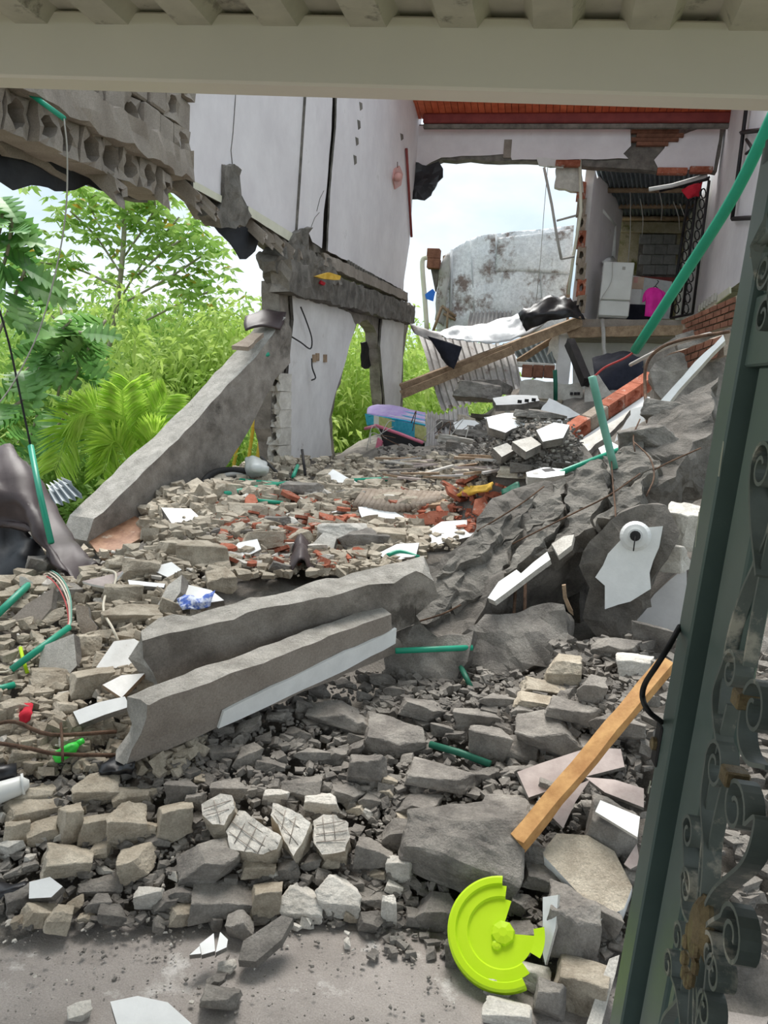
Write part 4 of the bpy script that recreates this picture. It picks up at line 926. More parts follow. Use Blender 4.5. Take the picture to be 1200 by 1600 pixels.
pl('concrete_fragment', [(850,880),(905,850),(925,900),(915,960),(935,1030),(890,1035),(885,960)], 4.0, (-.2,-1,.2), .2, ['dark', 'dark'], 'dark slab deep in the cavity left of the ceiling fragment', seed=22, rough=.05, jag=.03, cell=.09)
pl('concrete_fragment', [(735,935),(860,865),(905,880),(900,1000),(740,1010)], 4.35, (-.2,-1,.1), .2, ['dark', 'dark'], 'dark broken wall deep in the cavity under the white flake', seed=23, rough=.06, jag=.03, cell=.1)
pl('wood_splinter', [(878,915),(884,914),(886,935),(895,955),(896,962),(888,955),(880,935)], 3.6, (0,-1,0), .02, 'oldwood', 'thin curved wood splinter in the dark cavity', 'splinter', jag=0)
# ================================================================== OPEN IRON GATE
g0 = np.array([.191, 1.25, 0]); gd = np.array([.09, -1, 0]); gd /= np.linalg.norm(gd)
GL = .034                                   # the leaf sags out of plumb
gzv = np.array([GL, 0, 1.0]); gn = np.cross(gd, gzv); gn /= np.linalg.norm(gn); gn = gn if gn[0] < 0 else -gn
gate = thing('iron_gate', (g0[0], g0[1]-.3, 0), 'open dark green ornamental iron gate with scrolls at right', 'gate')
gpl = (g0, gn)
def GU(px, py, off=0):
    p = PP(px, py, (g0+gn*off, gn)); return np.dot(p-g0-gzv*p[2], gd), p[2]
def G3(u, z, off=0): return g0+gd*u+gn*off+gzv*z
def gbox(name, u0, u1, z0, z1, d0, d1, m, parent=gate, bev=.003, **kw):
    return obox(name, G3((u0+u1)/2, (z0+z1)/2, (d0+d1)/2), gd*(u1-u0)/2, gn*(d1-d0)/2, gzv*(z1-z0)/2, m, parent, bev, **kw)
gbox('edge_strip', -.035, -.004, .05, 1.98, -.03, .004, 'gate')
gbox('stile', .0, .058, .05, 1.98, -.03, .012, 'gate')
gbox('groove', .058, .098, .05, 1.70, -.03, -.018, 'gateshade', bev=0)
zr0, zr1 = GU(1165, 574)[1], GU(1165, 470)[1]
gbox('rail', .058, .85, zr0, zr1, -.025, .004, 'gate')
gbox('inner_panel', .098, .185, .05, zr0, -.03, -.004, 'gate')
gbox('inner_bar', .215, .235, .05, zr0, -.025, 0, 'gate')
gbox('inner_bar', .50, .53, .05, zr0, -.025, 0, 'gate')
gbox('hinge_stile', .82, .88, .05, 1.98, -.03, .012, 'gate')
gbox('bottom_panel', .098, .82, .05, .30, -.028, -.010, 'gate')
gbox('top_rail', 0, .88, 1.94, 1.98, -.03, .012, 'gate')
gbox('inner_bar', .07, .09, zr1, 1.94, -.025, 0, 'gate')
gbox('back_sheet', .40, .82, .30, zr0, -.05, -.045, 'gateshade', bev=0)
def strip(name, uz, off0, off1, m='iron', th=.005, parent=gate):
    pts = [np.array(p, float) for p in uz]; V, Fc = [], []; n = len(pts)
    for i, p in enumerate(pts):
        t_ = pts[min(i+1, n-1)]-pts[max(i-1, 0)]; t_ /= np.linalg.norm(t_)+1e-9; s = np.array([-t_[1], t_[0]])*th/2
        for q_, o_ in ((p+s, off1), (p-s, off1), (p-s, off0), (p+s, off0)): V.append(G3(q_[0], q_[1], o_))
    for i in range(n-1):
        for k in range(4): k2 = (k+1) % 4; Fc.append((i*4+k, i*4+k2, i*4+4+k2, i*4+4+k))
    Fc += [(3, 2, 1, 0), tuple((n-1)*4+k for k in range(4))]
    bm = bmesh.new(); vs_ = [bm.verts.new(v) for v in V]
    for f in Fc: bm.faces.new([vs_[i] for i in f])
    bmesh.ops.recalc_face_normals(bm, faces=bm.faces)
    return build_bm(name, bm, m, parent)
def spiral(c, r, a0, turns, ccw, inner=.25, n=26):
    out = []
    for i in range(n+1):
        f = i/n; a = a0+(1 if ccw else -1)*turns*2*math.pi*f; q_ = r*(1-(1-inner)*f)
        out.append((c[0]+math.cos(a)*q_, c[1]+math.sin(a)*q_))
    return out
OFF = (.0, .022)
def scroll(cx, cy, r, a0, ccw, tail=(), turns=1.25, off=OFF):
    c = GU(cx, cy, off[1]); sp = spiral(c, r, a0, turns, ccw)
    tl = [GU(x, y, off[1]) for x, y in tail]
    path = catmull([np.array(p) for p in tl]+[np.array(sp[0])], 8)[:-1] if len(tl) > 1 else []
    strip('scroll', [tuple(p) for p in path]+sp, off[0], off[1])
PI = math.pi
scroll(1138, 1049, .028, PI, False, [(1118,1160),(1113,1120),(1113,1080)])
scroll(1175, 1110, .036, PI, False, [(1195,1200),(1165,1190),(1152,1150)])
scroll(1114, 1198, .034, PI, False, [(1092,1420),(1098,1330),(1094,1250)], 1.4)
scroll(1145, 1263, .036, 0, True, [(1085,1460),(1110,1395),(1160,1345),(1178,1280)], 1.4)
scroll(1073, 1302, .024, PI, False, [(1075,1400),(1068,1360)])
scroll(1070, 1386, .024, PI, False, [(1078,1450),(1065,1420)])
scroll(1057, 1464, .022, 0, True, [(1070,1540),(1066,1500)])
scroll(1042, 1508, .022, 0, True, [(1062,1600),(1055,1550)])
scroll(1140, 1465, .036, PI, False, [(1085,1500),(1100,1450)], 1.5)
scroll(1105, 1490, .024, PI, False, [(1085,1540),(1092,1510)], 1.3)
scroll(1112, 1524, .022, PI, False, [(1088,1590),(1098,1555)], 1.3)
scroll(1098, 1580, .022, PI, False, [(1080,1640),(1086,1605)], 1.3)
scroll(1187, 731, .034, PI, False, [(1180,900),(1172,820),(1170,760)], 1.4)
scroll(1190, 495, .026, 0, True, [(1200,440),(1199,465)], 1.4, (.0, .02))
scroll(1192, 424, .026, 0, False, [(1200,470),(1200,445)], 1.4, (.0, .02))
for a in ([(1082,1430),(1092,1300),(1108,1200),(1130,1100)],[(1088,1420),(1105,1300),(1125,1210)],[(1020,1640),(1030,1590),(1055,1555),(1065,1500)],[(1068,1620),(1072,1540)],[(1076,1620),(1078,1540)],[(1086,1620),(1082,1540)],[(1117,1115),(1128,1010),(1150,930),(1185,850),(1200,800)],[(1155,1040),(1165,980),(1180,900),(1197,820)]):
    strip('scroll_bar', [tuple(p) for p in catmull([np.array(GU(x, y, .02)) for x, y in a], 8)], 0, .016)
for (x, y) in ((1150, 1095), (1132, 1215)):
    u, z = GU(x, y, .025); gbox('collar', u-.012, u+.012, z-.008, z+.012, .0, .028, 'brass', bev=.002)
# brass rosette
u, z = GU(1075, 1473, .03); ros = lathe('rosette', G3(u, z, .012), gn, [(.030, 0), (.031, .006), (.022, .014), (.010, .018)], 'brass', gate, 14)
ros.scale = (1, 1, 1.55)
for k in range(10):
    a = k*2*PI/10; c = G3(u+math.cos(a)*.022, z-.016+math.sin(a)*.034, .024); obox('petal', c, gd*.006, gn*.005, (0, 0, .009), 'brass', gate, bev=.003)
# handle and lock
tube('handle', [PP(x, y, (g0+gn*.055*k, gn)) for x, y, k in ((1062,979,.2),(1045,1010,.7),(1026,1040,1),(1008,1068,1),(1004,1090,1),(1014,1112,.9),(1034,1128,.2))],   .0045, 'blackiron', gate, sm=5, sides=8)
u, z = GU(1028, 1163, .012); gbox('lock_plate', u-.016, u+.016, z-.035, z+.035, .010, .016, 'blackiron', bev=.003)
lathe('lock_cylinder', G3(u, z, .016), gn, [(.011, 0), (.011, .006), (.007, .008)], 'brass', gate, 12)
# spear ornament above the rail
u0, zz0 = GU(1178, 385, .03)
tube('ornament_bar', [G3(u0+.06, zz0+.015, .02), G3(u0, zz0+.002, .02)], .008, 'iron', gate, sides=6)
V = [G3(u0-.045, zz0-.008, .02), G3(u0, zz0+.012, .02), G3(u0, zz0-.015, .02), G3(u0, zz0, .034), G3(u0, zz0, .006), G3(u0+.02, zz0, .02)]
build('ornament_tip', V, [(0, 1, 3), (0, 3, 2), (0, 2, 4), (0, 4, 1), (5, 3, 1), (5, 2, 3), (5, 4, 2), (5, 1, 4)], 'iron', gate)
V = [G3(u0-.005, zz0+.045, .02), G3(u0-.005, zz0-.045, .02), G3(u0-.02, zz0, .02), G3(u0+.01, zz0, .02), G3(u0-.005, zz0, .034), G3(u0-.005, zz0, .006)]
build('ornament_leaf', V, [(0, 2, 4), (0, 4, 3), (0, 3, 5), (0, 5, 2), (1, 4, 2), (1, 3, 4), (1, 5, 3), (1, 2, 5)], 'iron', gate)
for a, b in (((1130,690),(1122,745)),((1092,800),(1086,855)),((1016,1220),(1012,1240))):
    strip('paint_scratch', [GU(*a, .0125), GU(*b, .0125)], .011, .0128, 'pvc', .0012)

# ================================================================== LEFT HEAP: TARP, WIRES, CONDUITS
psheet('brown_tarpaulin', [[(-30,690,3.9),(10,700,4.0),(25,715,4.1),(40,730,4.2)],[(-30,715,3.7),(25,735,3.8),(60,770,4.0),(85,800,4.1)],[(-30,770,3.6),(40,790,3.6),(85,835,3.7),(125,860,3.9)],[(-30,800,3.65),(60,835,3.55),(100,870,3.5),(150,885,3.7)],[(40,830,3.6),(85,865,3.5),(120,905,3.35),(162,890,3.5)]], 'tarp', n=6, wr=.05, ws=3.0, thick=.006, fold=2, label='draped brown tarpaulin over the wreckage at the left edge', cat='tarpaulin')
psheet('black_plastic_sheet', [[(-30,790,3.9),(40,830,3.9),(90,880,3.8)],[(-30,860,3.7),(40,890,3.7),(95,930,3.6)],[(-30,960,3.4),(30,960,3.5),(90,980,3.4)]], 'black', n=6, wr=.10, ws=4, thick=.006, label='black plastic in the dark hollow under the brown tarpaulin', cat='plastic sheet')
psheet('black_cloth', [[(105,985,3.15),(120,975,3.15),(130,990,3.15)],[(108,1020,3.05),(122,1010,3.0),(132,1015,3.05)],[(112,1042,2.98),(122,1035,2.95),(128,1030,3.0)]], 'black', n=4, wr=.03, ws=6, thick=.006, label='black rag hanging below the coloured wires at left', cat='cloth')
cs2 = thing('corrugated_offcuts', P(100, 765, 5.2), 'bundle of white corrugated offcuts beside the foot of the leaning beam', 'roof sheet')
corrug('sheet', P(68, 768, 5.2), P(105, 750, 5.2), P(78, 790, 5.0), P(128, 772, 5.0), 5, .04, 'zincblue', cs2, nv=3)
corrug('sheet', P(72, 756, 5.3), P(95, 745, 5.3), P(80, 768, 5.2), P(112, 752, 5.2), 4, .04, 'silver2', cs2, nv=3)
def gtube(pxs, r, label, m='green', sm=0): ptube('green_conduit', pxs, r, m, sm=sm, sides=10, label=label, cat='conduit')
gtube([(1222,150,3.5),(1150,300,3.7),(1075,420,3.95),(992,548,4.3)], .026, 'long green conduit slanting down from the top right corner', 'green', 4)
gtube([(925,588,4.3),(942,660,4.33),(960,732,4.36)], .022, 'dusty green conduit standing in front of the brick strip', 'greendull', 3)
gtube([(845,752,4.75),(885,735,4.8),(975,700,5.0)], .018, 'green conduit lying behind the top of the sloping slab')
ptube('wire', [(993,548,4.3),(975,560,4.3),(945,574,4.3),(927,590,4.3)], .006, 'redcable', sm=5, sides=5, label='dull red wire joining the two green conduits', cat='wire')
gtube([(352,772,-.12),(400,763,-.12),(450,755,-.12)], .022, 'green conduit on the heap near the plastic bag, longest there')
gtube([(372,750,-.12),(440,757,-.12)], .018, 'short green conduit just above the longest one near the bag')
gtube([(400,782,-.1),(442,786,-.1)], .016, 'short green conduit just below the longest one near the bag')
gtube([(545,751,-.12),(620,748,-.12)], .02, 'green conduit lying before the mattress')
gtube([(458,745,-.12),(465,728,-.3)], .018, 'stub of green conduit upright by the thin black rods')
gtube([(48,697,3.7),(62,770,3.55),(80,848,3.4)], .016, 'upright green conduit in front of the brown tarpaulin')
gtube([(-15,970,-.1),(40,918,-.12),(82,882,-.16)], .017, 'green conduit low at the left edge under the tarpaulin')
gtube([(18,1046,-.1),(60,1015,-.13),(108,980,-.15)], .014, 'green conduit with coloured wires coming out of its end')
gtube([(-15,1080,-.06),(22,1070,-.06)], .013, 'stub of green conduit at the left edge below the wires')
gtube([(6,117,3.5),(52,150,3.48),(100,185,3.46)], .013, 'green conduit hanging below the porch beam at upper left')
gtube([(618,1017,3.15),(738,1012,3.3)], .013, 'green conduit stuck out under the white-striped beam end')
gtube([(720,1042,3.25),(738,1078,3.15)], .012, 'short green conduit upright in the dark cavity', 'greendark')
gtube([(672,1163,-.08),(718,1176,-.08),(766,1194,-.07)], .013, 'split dark green conduit on the grey rubble left of the timber', 'greendark')
gtube([(605,868,-.08),(625,862,-.1),(655,871,-.08)], .013, 'curved green conduit behind the dark beam', 'green', 4)
for k, (m, d) in enumerate((('redcable', 0), ('whitecable', 4), ('greendull', 9), ('whitecable', 7))):
    ptube('wire', [(50+d,890-d*.6,-.22),(80+d,905-d,-.24),(100+d*.9,935-d,-.24),(107+d*.5,965,-.2),(105+d*.3,982,-.15)], .0035, m, sm=5, sides=5, label=['red', 'cream', 'green', 'inner cream'][k]+' wire looping into the green conduit at left', cat='wire')
ptube('wire', [(18,1046,-.1),(8,1050,-.08),(-10,1050,-.08)], .004, 'whitecable', sm=4, sides=5, label='cream wire end coming out of the conduit at the left edge', cat='wire')
ptube('wire', [(100,185,3.46),(105,240,3.5),(103,330,3.55),(88,420,3.6),(60,520,3.65),(20,600,3.7),(-10,640,3.7)], .004, 'cable', sm=5, sides=5, label='thin grey wire hanging from the conduit at upper left', cat='wire')
ptube('wire', [(-5,470,3.7),(15,540,3.7),(32,620,3.7),(48,697,3.7)], .006, 'blackcable', sm=4, sides=5, label='dark wire running up from the upright green conduit', cat='wire')
ptube('wire', [(160,890,-.1),(180,895,-.12),(178,915,-.12),(165,930,-.12),(162,955,-.12),(175,980,-.1),(185,1002,-.06)], .006, 'whitecable', sm=5, sides=5, label='cream cable looping down from the pink board at left', cat='wire')
ptube('wire', [(-5,815,-.5),(30,855,-.4),(55,888,-.3)], .006, 'cable', sm=3, sides=5, label='grey rod slanting in front of the dark hollow at left', cat='rod')
ptube('steel_rod', [(408,714,6.7),(440,745,6.5),(455,752,6.4)], .014, 'blackiron', sides=6, label='black steel rod slanting beside the plastic bag', cat='rod')
ptube('steel_rod', [(472,703,6.6),(477,742,6.4)], .014, 'blackiron', sides=6, label='black steel rod upright beside the pillar foot', cat='rod')
ptube('flexible_hose', [(312,770,5.8),(330,752,6.0),(355,742,6.1),(385,740,6.2),(415,742,6.3)], .022, 'cable', sm=5, sides=8, label='grey flexible hose arching over the heap under the leaning beam', cat='hose')
ptube('flexible_hose', [(305,775,5.7),(325,745,5.9),(350,735,6.1),(390,736,6.2)], .03, 'blackcable', sm=5, sides=8, label='black hose beside the grey hose under the leaning beam', cat='hose')
psheet('plastic_bag', [[(386,722,6.3),(400,718,6.3),(416,724,6.3)],[(384,734,6.15),(400,730,6.05),(418,734,6.15)],[(388,742,6.25),(402,744,6.2),(416,742,6.25)]], 'bag', n=6, wr=.035, ws=8, thick=.03, label='clear white plastic bag on the heap below the pillar', cat='bag')
rebar([(-10,1160,-.12),(40,1168,-.12),(90,1178,-.1),(180,1180,-.04)], 'rusty rebar jutting from the striped beam end, lower of the two', .007)
rebar([(-10,1132,-.12),(25,1128,-.14),(80,1148,-.12),(182,1143,-.06)], 'rusty rebar jutting from the striped beam end, upper of the two', .007)
rebar([(95,1130,-.1),(97,1160,-.12),(98,1190,-.1)], 'short rusty stirrup joining the two rebars at the striped beam', .005)

# ---- board and loose pieces lying on the heap
def on(name, px, n, th, m, label, cat='rubble', lift=.02, jag=.006, Y=None, **kw):
    cx = sum(q[0] for q in px)/len(px); cy = sum(q[1] for q in px)/len(px)
    h_ = hit(cx, cy); p = h_-ray(cx, cy)/np.linalg.norm(ray(cx, cy))*lift if Y is None else P(cx, cy, Y)
    n = np.array(n, float); n /= np.linalg.norm(n)
    return plate(name, px, (p, n), th, m, None, jag=jag, label=label, cat=cat, **kw)
on('wooden_board', [(128,832),(205,803),(248,826),(160,873)], (.1,-.35,1), .025, ['board', 'oldwood'], 'stained brown wooden board lying at the foot of the leaning beam', 'board', .16, jag=0)
PLATES = [
 ('plaster_fragment', [(252,793),(298,795),(334,829),(292,838),(270,820)], (.1,-.5,1), .10, ('tile','stone'), 'thick slab with white tiled top right of the brown board'),
 ('plaster_fragment', [(232,888),(268,878),(284,890),(262,902)], (.1,-.5,1), .03, ('white','stone'), 'white plaster flake above the tan chunk at left'),
 ('plaster_fragment', [(200,906),(258,912),(256,918),(202,914)], (0,-.4,1), .02, ('white','stone'), 'thin white strip on the left heap'),
 ('plaster_fragment', [(278,910),(330,922),(350,938),(300,946),(262,940)], (0,-.4,1), .03, ('white','stone'), 'white plaster sheet around the blue cloth'),
 ('plaster_fragment', [(238,960),(262,915),(284,898),(282,925),(255,962)], (-.3,-.8,.8), .06, ('pale','stone'), 'upright pale slab beside the blue cloth'),
 ('plaster_fragment', [(150,1043),(178,1002),(210,998),(252,1026),(254,1050)], (0,-.7,1), .025, ('tile','oldwood'), 'white laminated triangular board behind the striped beam'),
 ('plaster_fragment', [(160,1070),(190,1055),(226,1052),(190,1090)], (.1,-.5,1), .02, ('tile','oldwood'), 'small white board under the laminated triangular board'),
 ('plaster_fragment', [(114,1112),(195,1088),(203,1104),(124,1132)], (0,-.8,1), .03, ('white','stone'), 'white painted strip of board by the striped beam end'),
 ('plaster_fragment', [(272,1035),(300,1028),(332,1050),(310,1075),(275,1062)], (.2,-.6,1), .07, ('pale','stone'), 'pale broken chunk between the two fallen beams'),
 ('plaster_fragment', [(118,945),(138,948),(140,965),(152,980),(148,996),(132,1000),(120,970)], (.1,-1,.6), .02, ('mortar','stone'), 'ribbed tan tile standing beside the coloured wires'),
 ('plaster_fragment', [(58,1060),(65,1010),(115,990),(120,1040),(100,1062)], (0,-1,.7), .05, ('pale','stone'), 'pale block face below the green conduit at left'),
 ('plaster_fragment', [(0,985),(40,945),(84,918),(80,950),(35,1005)], (.1,-.9,.8), .05, ('brown','stone'), 'dark plank-like slab slanting under the coloured wires'),
 ('pink_board', [(128,908),(180,896),(192,892),(170,918),(140,912)], (0,-.6,1), .015, ('pinktile','white'), 'pinkish board with a white edge under the tarpaulin corner'),
 ('plaster_fragment', [(358,868),(372,848),(402,842),(408,858),(380,872)], (0,-.4,1), .03, ('white','stone'), 'white flake among the red brick pieces'),
 ('plaster_fragment', [(330,880),(352,878),(362,888),(335,892)], (0,-.3,1), .03, ('pale','stone'), 'small pale flake left of the dark leather rag'),
 ('plaster_fragment', [(488,850),(505,832),(526,840),(520,862),(498,866)], (-.1,-.8,.8), .04, ('pale','stone'), 'pale rounded flake right of the dark leather rag'),
 ('plaster_fragment', [(508,745),(520,733),(578,765),(560,768)], (0,-.5,1), .10, ('white','stone'), 'white-topped block tilted behind the red brick pieces'),
 ('plaster_fragment', [(590,865),(620,850),(655,848),(650,868),(610,878)], (0,-.5,1), .03, ('white','stone'), 'white flake above the end of the dark beam'),
 ('plaster_fragment', [(560,792),(600,790),(640,812),(600,818),(565,808)], (0,-.3,1), .03, ('white','stone'), 'white flake under the ribbed tan panel'),
 ('plaster_fragment', [(664,832),(690,815),(760,810),(735,838),(680,852),(655,850)], (0,-.3,1), .07, ('tile','stone'), 'large pale slab at the top of the sloping blockwork'),
 ('plaster_fragment', [(505,792),(540,790),(545,800),(510,802)], (0,-.3,1), .02, ('white','stone'), 'small white chip behind the red brick pieces'),
 ('plaster_fragment', [(315,870),(340,862),(346,880),(322,888)], (.3,-.7,.7), .05, ('pinktile','stone'), 'pinkish block face left of the red brick pieces'),
 ('pink_board', [(808,1206),(920,1168),(970,1170),(976,1198),(920,1212),(826,1246)], (.05,-.6,1), .02, ('pinktile','stone'), 'long pinkish tile slab lying under the pine timber'),
 ('pink_board', [(914,1214),(960,1218),(1006,1232),(1006,1262),(945,1238)], (-.1,-.5,1), .015, ('pinktile','stone'), 'grey-pink tile right of the pine timber'),
 ('pink_board', [(838,1252),(922,1218),(880,1294)], (.1,-.8,.9), .02, ('pinktile','stone'), 'triangular pink tile behind the pine timber'),
 ('pink_board', [(975,1350),(995,1318),(1000,1350),(985,1358)], (-.2,-.9,.8), .02, ('pinktile','stone'), 'small pink tile chip against the gate'),
 ('concrete_fragment', [(848,1330),(870,1302),(918,1305),(960,1330),(988,1385),(975,1420),(930,1440),(912,1405),(850,1338)], (-.1,-.5,1), .06, ('warm','white'), 'brownish slab with a thin white edge beside the timber foot'),
 ('white_tile_piece', [(296,1492),(312,1478),(314,1490)], (0,-.2,1), .015, ('white','stone'), 'left of the three white tile shards on the floor'),
 ('white_tile_piece', [(312,1475),(334,1458),(336,1486),(315,1492)], (0,-.2,1), .015, ('white','stone'), 'middle of the three white tile shards on the floor'),
 ('white_tile_piece', [(337,1488),(344,1456),(356,1468),(354,1480)], (0,-.2,1), .015, ('white','stone'), 'right of the three white tile shards on the floor'),
 ('plaster_fragment', [(172,1565),(215,1556),(262,1566),(300,1600),(296,1625),(190,1625)], (0,-.25,1), .04, ('white','stone'), 'large white oval plaster slab at the bottom edge of the view'),
 ('plaster_fragment', [(46,1378),(78,1370),(98,1385),(80,1402),(45,1404)], (0,-.7,1), .03, ('white','stone'), 'white flat plaster chunk near the left edge of the floor'),
 ('pale_plank', [(915,1605),(952,1498),(968,1492),(962,1520),(935,1620)], (-.1,-.6,1), .02, ('pale','stone'), 'pale narrow board beside the gate at the bottom'),
 ('concrete_fragment', [(372,1500),(380,1470),(440,1430),(458,1435),(440,1468),(400,1502)], (0,-.35,1), .03, ('stone','stone'), 'flat grey slab lying at the edge of the dusty floor'),
]
for k, (nm, px, n, th, m, lb) in enumerate(PLATES):
    on(nm, px, n, th, list(m), lb, lift=.10, seed=k+60, cat='tile' if 'tile' in nm else 'board' if nm.endswith('board') or nm.endswith('plank') else 'rubble')
# ribbed tan panel
rb = thing('ribbed_panel', hit(620, 790), 'ribbed tan plaster panel lying in the middle of the heap', 'panel')
for k in range(17):
    f = k/16; x = 556+f*128; 
    tube('rib', [P(x, 790-f*6+8*math.sin(f*3), -.12), P(x+14, 768+4*f, -.2)], .03, 'mortar', rb, sides=6)
plate3('panel_back', [P(550,795,-.1), P(690,788,-.1), P(702,772,-.16), P(570,764,-.16)], (0, -.5, 1), .04, 'oldwood', rb)
# cloths and scraps on the heap
psheet('blue_cloth', [[(276,935,-.16),(300,929,-.17),(335,930,-.16)],[(280,945,-.18),(305,940,-.2),(330,940,-.18)],[(285,954,-.16),(305,952,-.17),(328,948,-.16)]], 'bluecloth', n=5, wr=.035, ws=14, thick=.008, label='crumpled blue and white cloth on the left heap', cat='cloth')
psheet('leather_rag', [[(440,862,-.08),(465,852,-.10),(500,848,-.08)],[(436,876,-.12),(468,868,-.15),(502,866,-.12)],[(440,892,-.08),(470,890,-.10),(494,884,-.08)]], 'tarp', n=6, wr=.05, ws=6, thick=.01, fold=1.5, label='dark brown leather rag among the red brick pieces', cat='rag')
psheet('gold_cloth', [[(712,768,-.1),(745,760,-.1),(772,756,-.1)],[(714,776,-.12),(745,770,-.12),(770,766,-.12)]], 'yellow', n=5, wr=.03, ws=8, thick=.02, label='mustard yellow cloth scrap on the debris before the flat sheet', cat='cloth')
psheet('green_cloth', [[(786,768,-.1),(798,760,-.1),(812,756,-.1)],[(786,776,-.12),(800,772,-.12),(814,768,-.12)]], 'greendark', n=4, wr=.03, ws=8, thick=.02, label='small dark green cloth beside the mustard scrap', cat='cloth')
ptube('oval_plastic_ring', [(764,790,5.3),(768,780,5.4),(780,776,5.45),(790,779,5.45),(788,788,5.35),(776,796,5.25),(764,790,5.3)], .014, 'pvc', sm=4, sides=6, label='cream oval plastic ring above the sloping slab', cat='scrap')
# electric box on the slab
eb = thing('white_meter_box', P(850, 750, 4.75), 'flat white box lid with dark print lying by the green conduit', 'box')
pe = plane_at(850, 738, 4.75, (-.05, -.35, 1))
plate('lid', [(822,738),(850,730),(883,733),(882,742),(850,747),(824,745)], pe, .06, ['white', 'pale'], eb, jag=0)
plate('print', [(846,733),(862,731),(868,735),(852,737)], (pe[0]+pe[1]*.002, pe[1]), .002, ['blackcable', 'blackcable'], eb, jag=0)
plate('print', [(832,738),(840,737),(842,740),(834,741)], (pe[0]+pe[1]*.002, pe[1]), .002, ['cable', 'cable'], eb, jag=0)
# pine timber
p0 = P(806, 1325, -.13); p1 = P(1040, 1032, p0[1]+.42)
prism('pine_timber', p0+np.array([0, 0, .03]), p1, (-.5, -.75, .5), .052, .04, ['wood', 'wood'], None, rough=.004, cell=.06, ends=.03, label='bare pine timber leaning across the rubble to the gate', cat='timber')
# lime lid, a broken half
ld = thing('lime_lid', hit(785, 1470), 'broken lime-yellow plastic bucket lid on the floor rubble', 'lid')
pc = P(783, 1455, -.14)
ln = np.array([-.08, -.58, .80]); ln /= np.linalg.norm(ln); l1 = np.cross(ln, [0, 0, 1]); l1 /= np.linalg.norm(l1); l2 = np.cross(ln, l1)
if l2[2] < 0: l2 = -l2
if l1[0] < 0: l1 = -l1
def lid_part(name, prof, keep, seg=64):
    V, Fc = [], []; m_ = len(prof)
    angs = [i*2*PI/seg for i in range(seg+1)]
    for side in (0, 1):
        for a in angs:
            for (r_, h_) in prof: V.append(pc+l1*math.cos(a)*r_+l2*math.sin(a)*r_+ln*(h_-side*.003))
    K = (seg+1)*m_
    sel = [keep(a+PI/seg) for a in angs[:-1]]
    for i in range(seg):
        if not sel[i]: continue
        for j in range(m_-1):
            q_ = (i*m_+j, (i+1)*m_+j, (i+1)*m_+j+1, i*m_+j+1); Fc.append(q_); Fc.append(tuple(K+v for v in reversed(q_)))
        for j in (0, m_-1): Fc.append((i*m_+j, K+i*m_+j, K+(i+1)*m_+j, (i+1)*m_+j))
        for e, i2 in ((i-1, i), (i+1, i+1)):
            if not sel[e % seg]:
                for j in range(m_-1): Fc.append((i2*m_+j, i2*m_+j+1, K+i2*m_+j+1, K+i2*m_+j))
    used_ = sorted({v for f in Fc for v in f}); mp_ = {v: k for k, v in enumerate(used_)}
    return build(name, [V[v] for v in used_], [[mp_[v] for v in f] for f in Fc], 'lid', ld, smooth=False)
RL = .150
deg = lambda a: math.degrees(a) % 360
lid_part('rim', [(RL, -.022), (RL, 0), (RL-.006, .004), (RL-.022, .004), (RL-.026, -.004)], lambda a: 100 < deg(a) < 312)
lid_part('ring', [(RL-.026, -.004), (RL-.055, -.004), (RL-.060, -.012)], lambda a: 96 < deg(a) < 318)
lid_part('disc', [(RL-.060, -.012), (.05, -.013), (.004, -.013)], lambda a: 82 < deg(a) or deg(a) < 12)
lathe('knob', pc+l1*.005-ln*.013, ln, [(.034, 0), (.031, .010), (.012, .014)], 'lid', ld, 8)
lathe('knob', pc+l1*-.005-l2*.035-ln*.013, ln, [(.015, 0), (.013, .007), (.006, .009)], 'lid', ld, 8)
lid_part('tab', [(RL-.06, -.012), (RL-.03, -.006)], lambda a: 345 < deg(a) or deg(a) < 22)
# small trash at left
bt = thing('green_bottle', P(100, 1178, -.03), 'bright green plastic bottle under the rebars at left', 'bottle')
tube('body', [P(84,1186,-.05), P(88,1184,-.05), P(112,1170,-.05), P(120,1163,-.05)], [.012, .022, .022, .012], 'limecap', bt, sides=12)
tube('cap', [P(121,1162,-.05), P(130,1157,-.05)], .011, 'limecap', bt, sides=10)
psheet('snack_packet', [[(26,1112,-.05),(38,1100,-.05),(52,1102,-.05)],[(28,1122,-.06),(40,1114,-.08),(50,1112,-.06)],[(30,1132,-.05),(40,1130,-.05),(48,1124,-.05)]], 'crimson', n=4, wr=.02, ws=20, thick=.004, label='small red and silver snack packet at the left edge', cat='packet')
psheet('plastic_wrap', [[(152,1196,-.05),(180,1190,-.05),(210,1186,-.05)],[(156,1206,-.07),(182,1202,-.08),(212,1196,-.07)],[(160,1214,-.05),(185,1212,-.05),(206,1210,-.05)]], 'black', n=4, wr=.03, ws=14, thick=.004, label='crumpled black plastic under the striped beam end', cat='plastic sheet')
psheet('plastic_wrap', [[(-20,1370,-.04),(20,1378,-.05),(45,1376,-.04)],[(-20,1390,-.06),(15,1390,-.07),(40,1386,-.06)],[(-20,1408,-.03),(5,1402,-.03),(20,1396,-.03)]], 'black', n=4, wr=.02, ws=14, thick=.004, label='shiny black plastic at the left edge of the floor', cat='plastic sheet')
tb = thing('white_plastic_tub', P(15, 1240, 2.0), 'white plastic tub lying at the left edge', 'tub')
tube('wall', [P(-40,1255,-.05), P(0,1238,-.05), P(35,1226,-.05), P(46,1224,-.05)], [.035, .035, .03, .012], 'fridge', tb, sides=14)
tube('rim', [P(34,1226,-.05), P(38,1225,-.05)], .036, 'fridge', tb, sides=14)
tube('black_pipe', [P(-30,1215,-.06), P(26,1205,-.06)], .028, 'black', sides=14, label='short black pipe end above the white tub', cat='pipe')
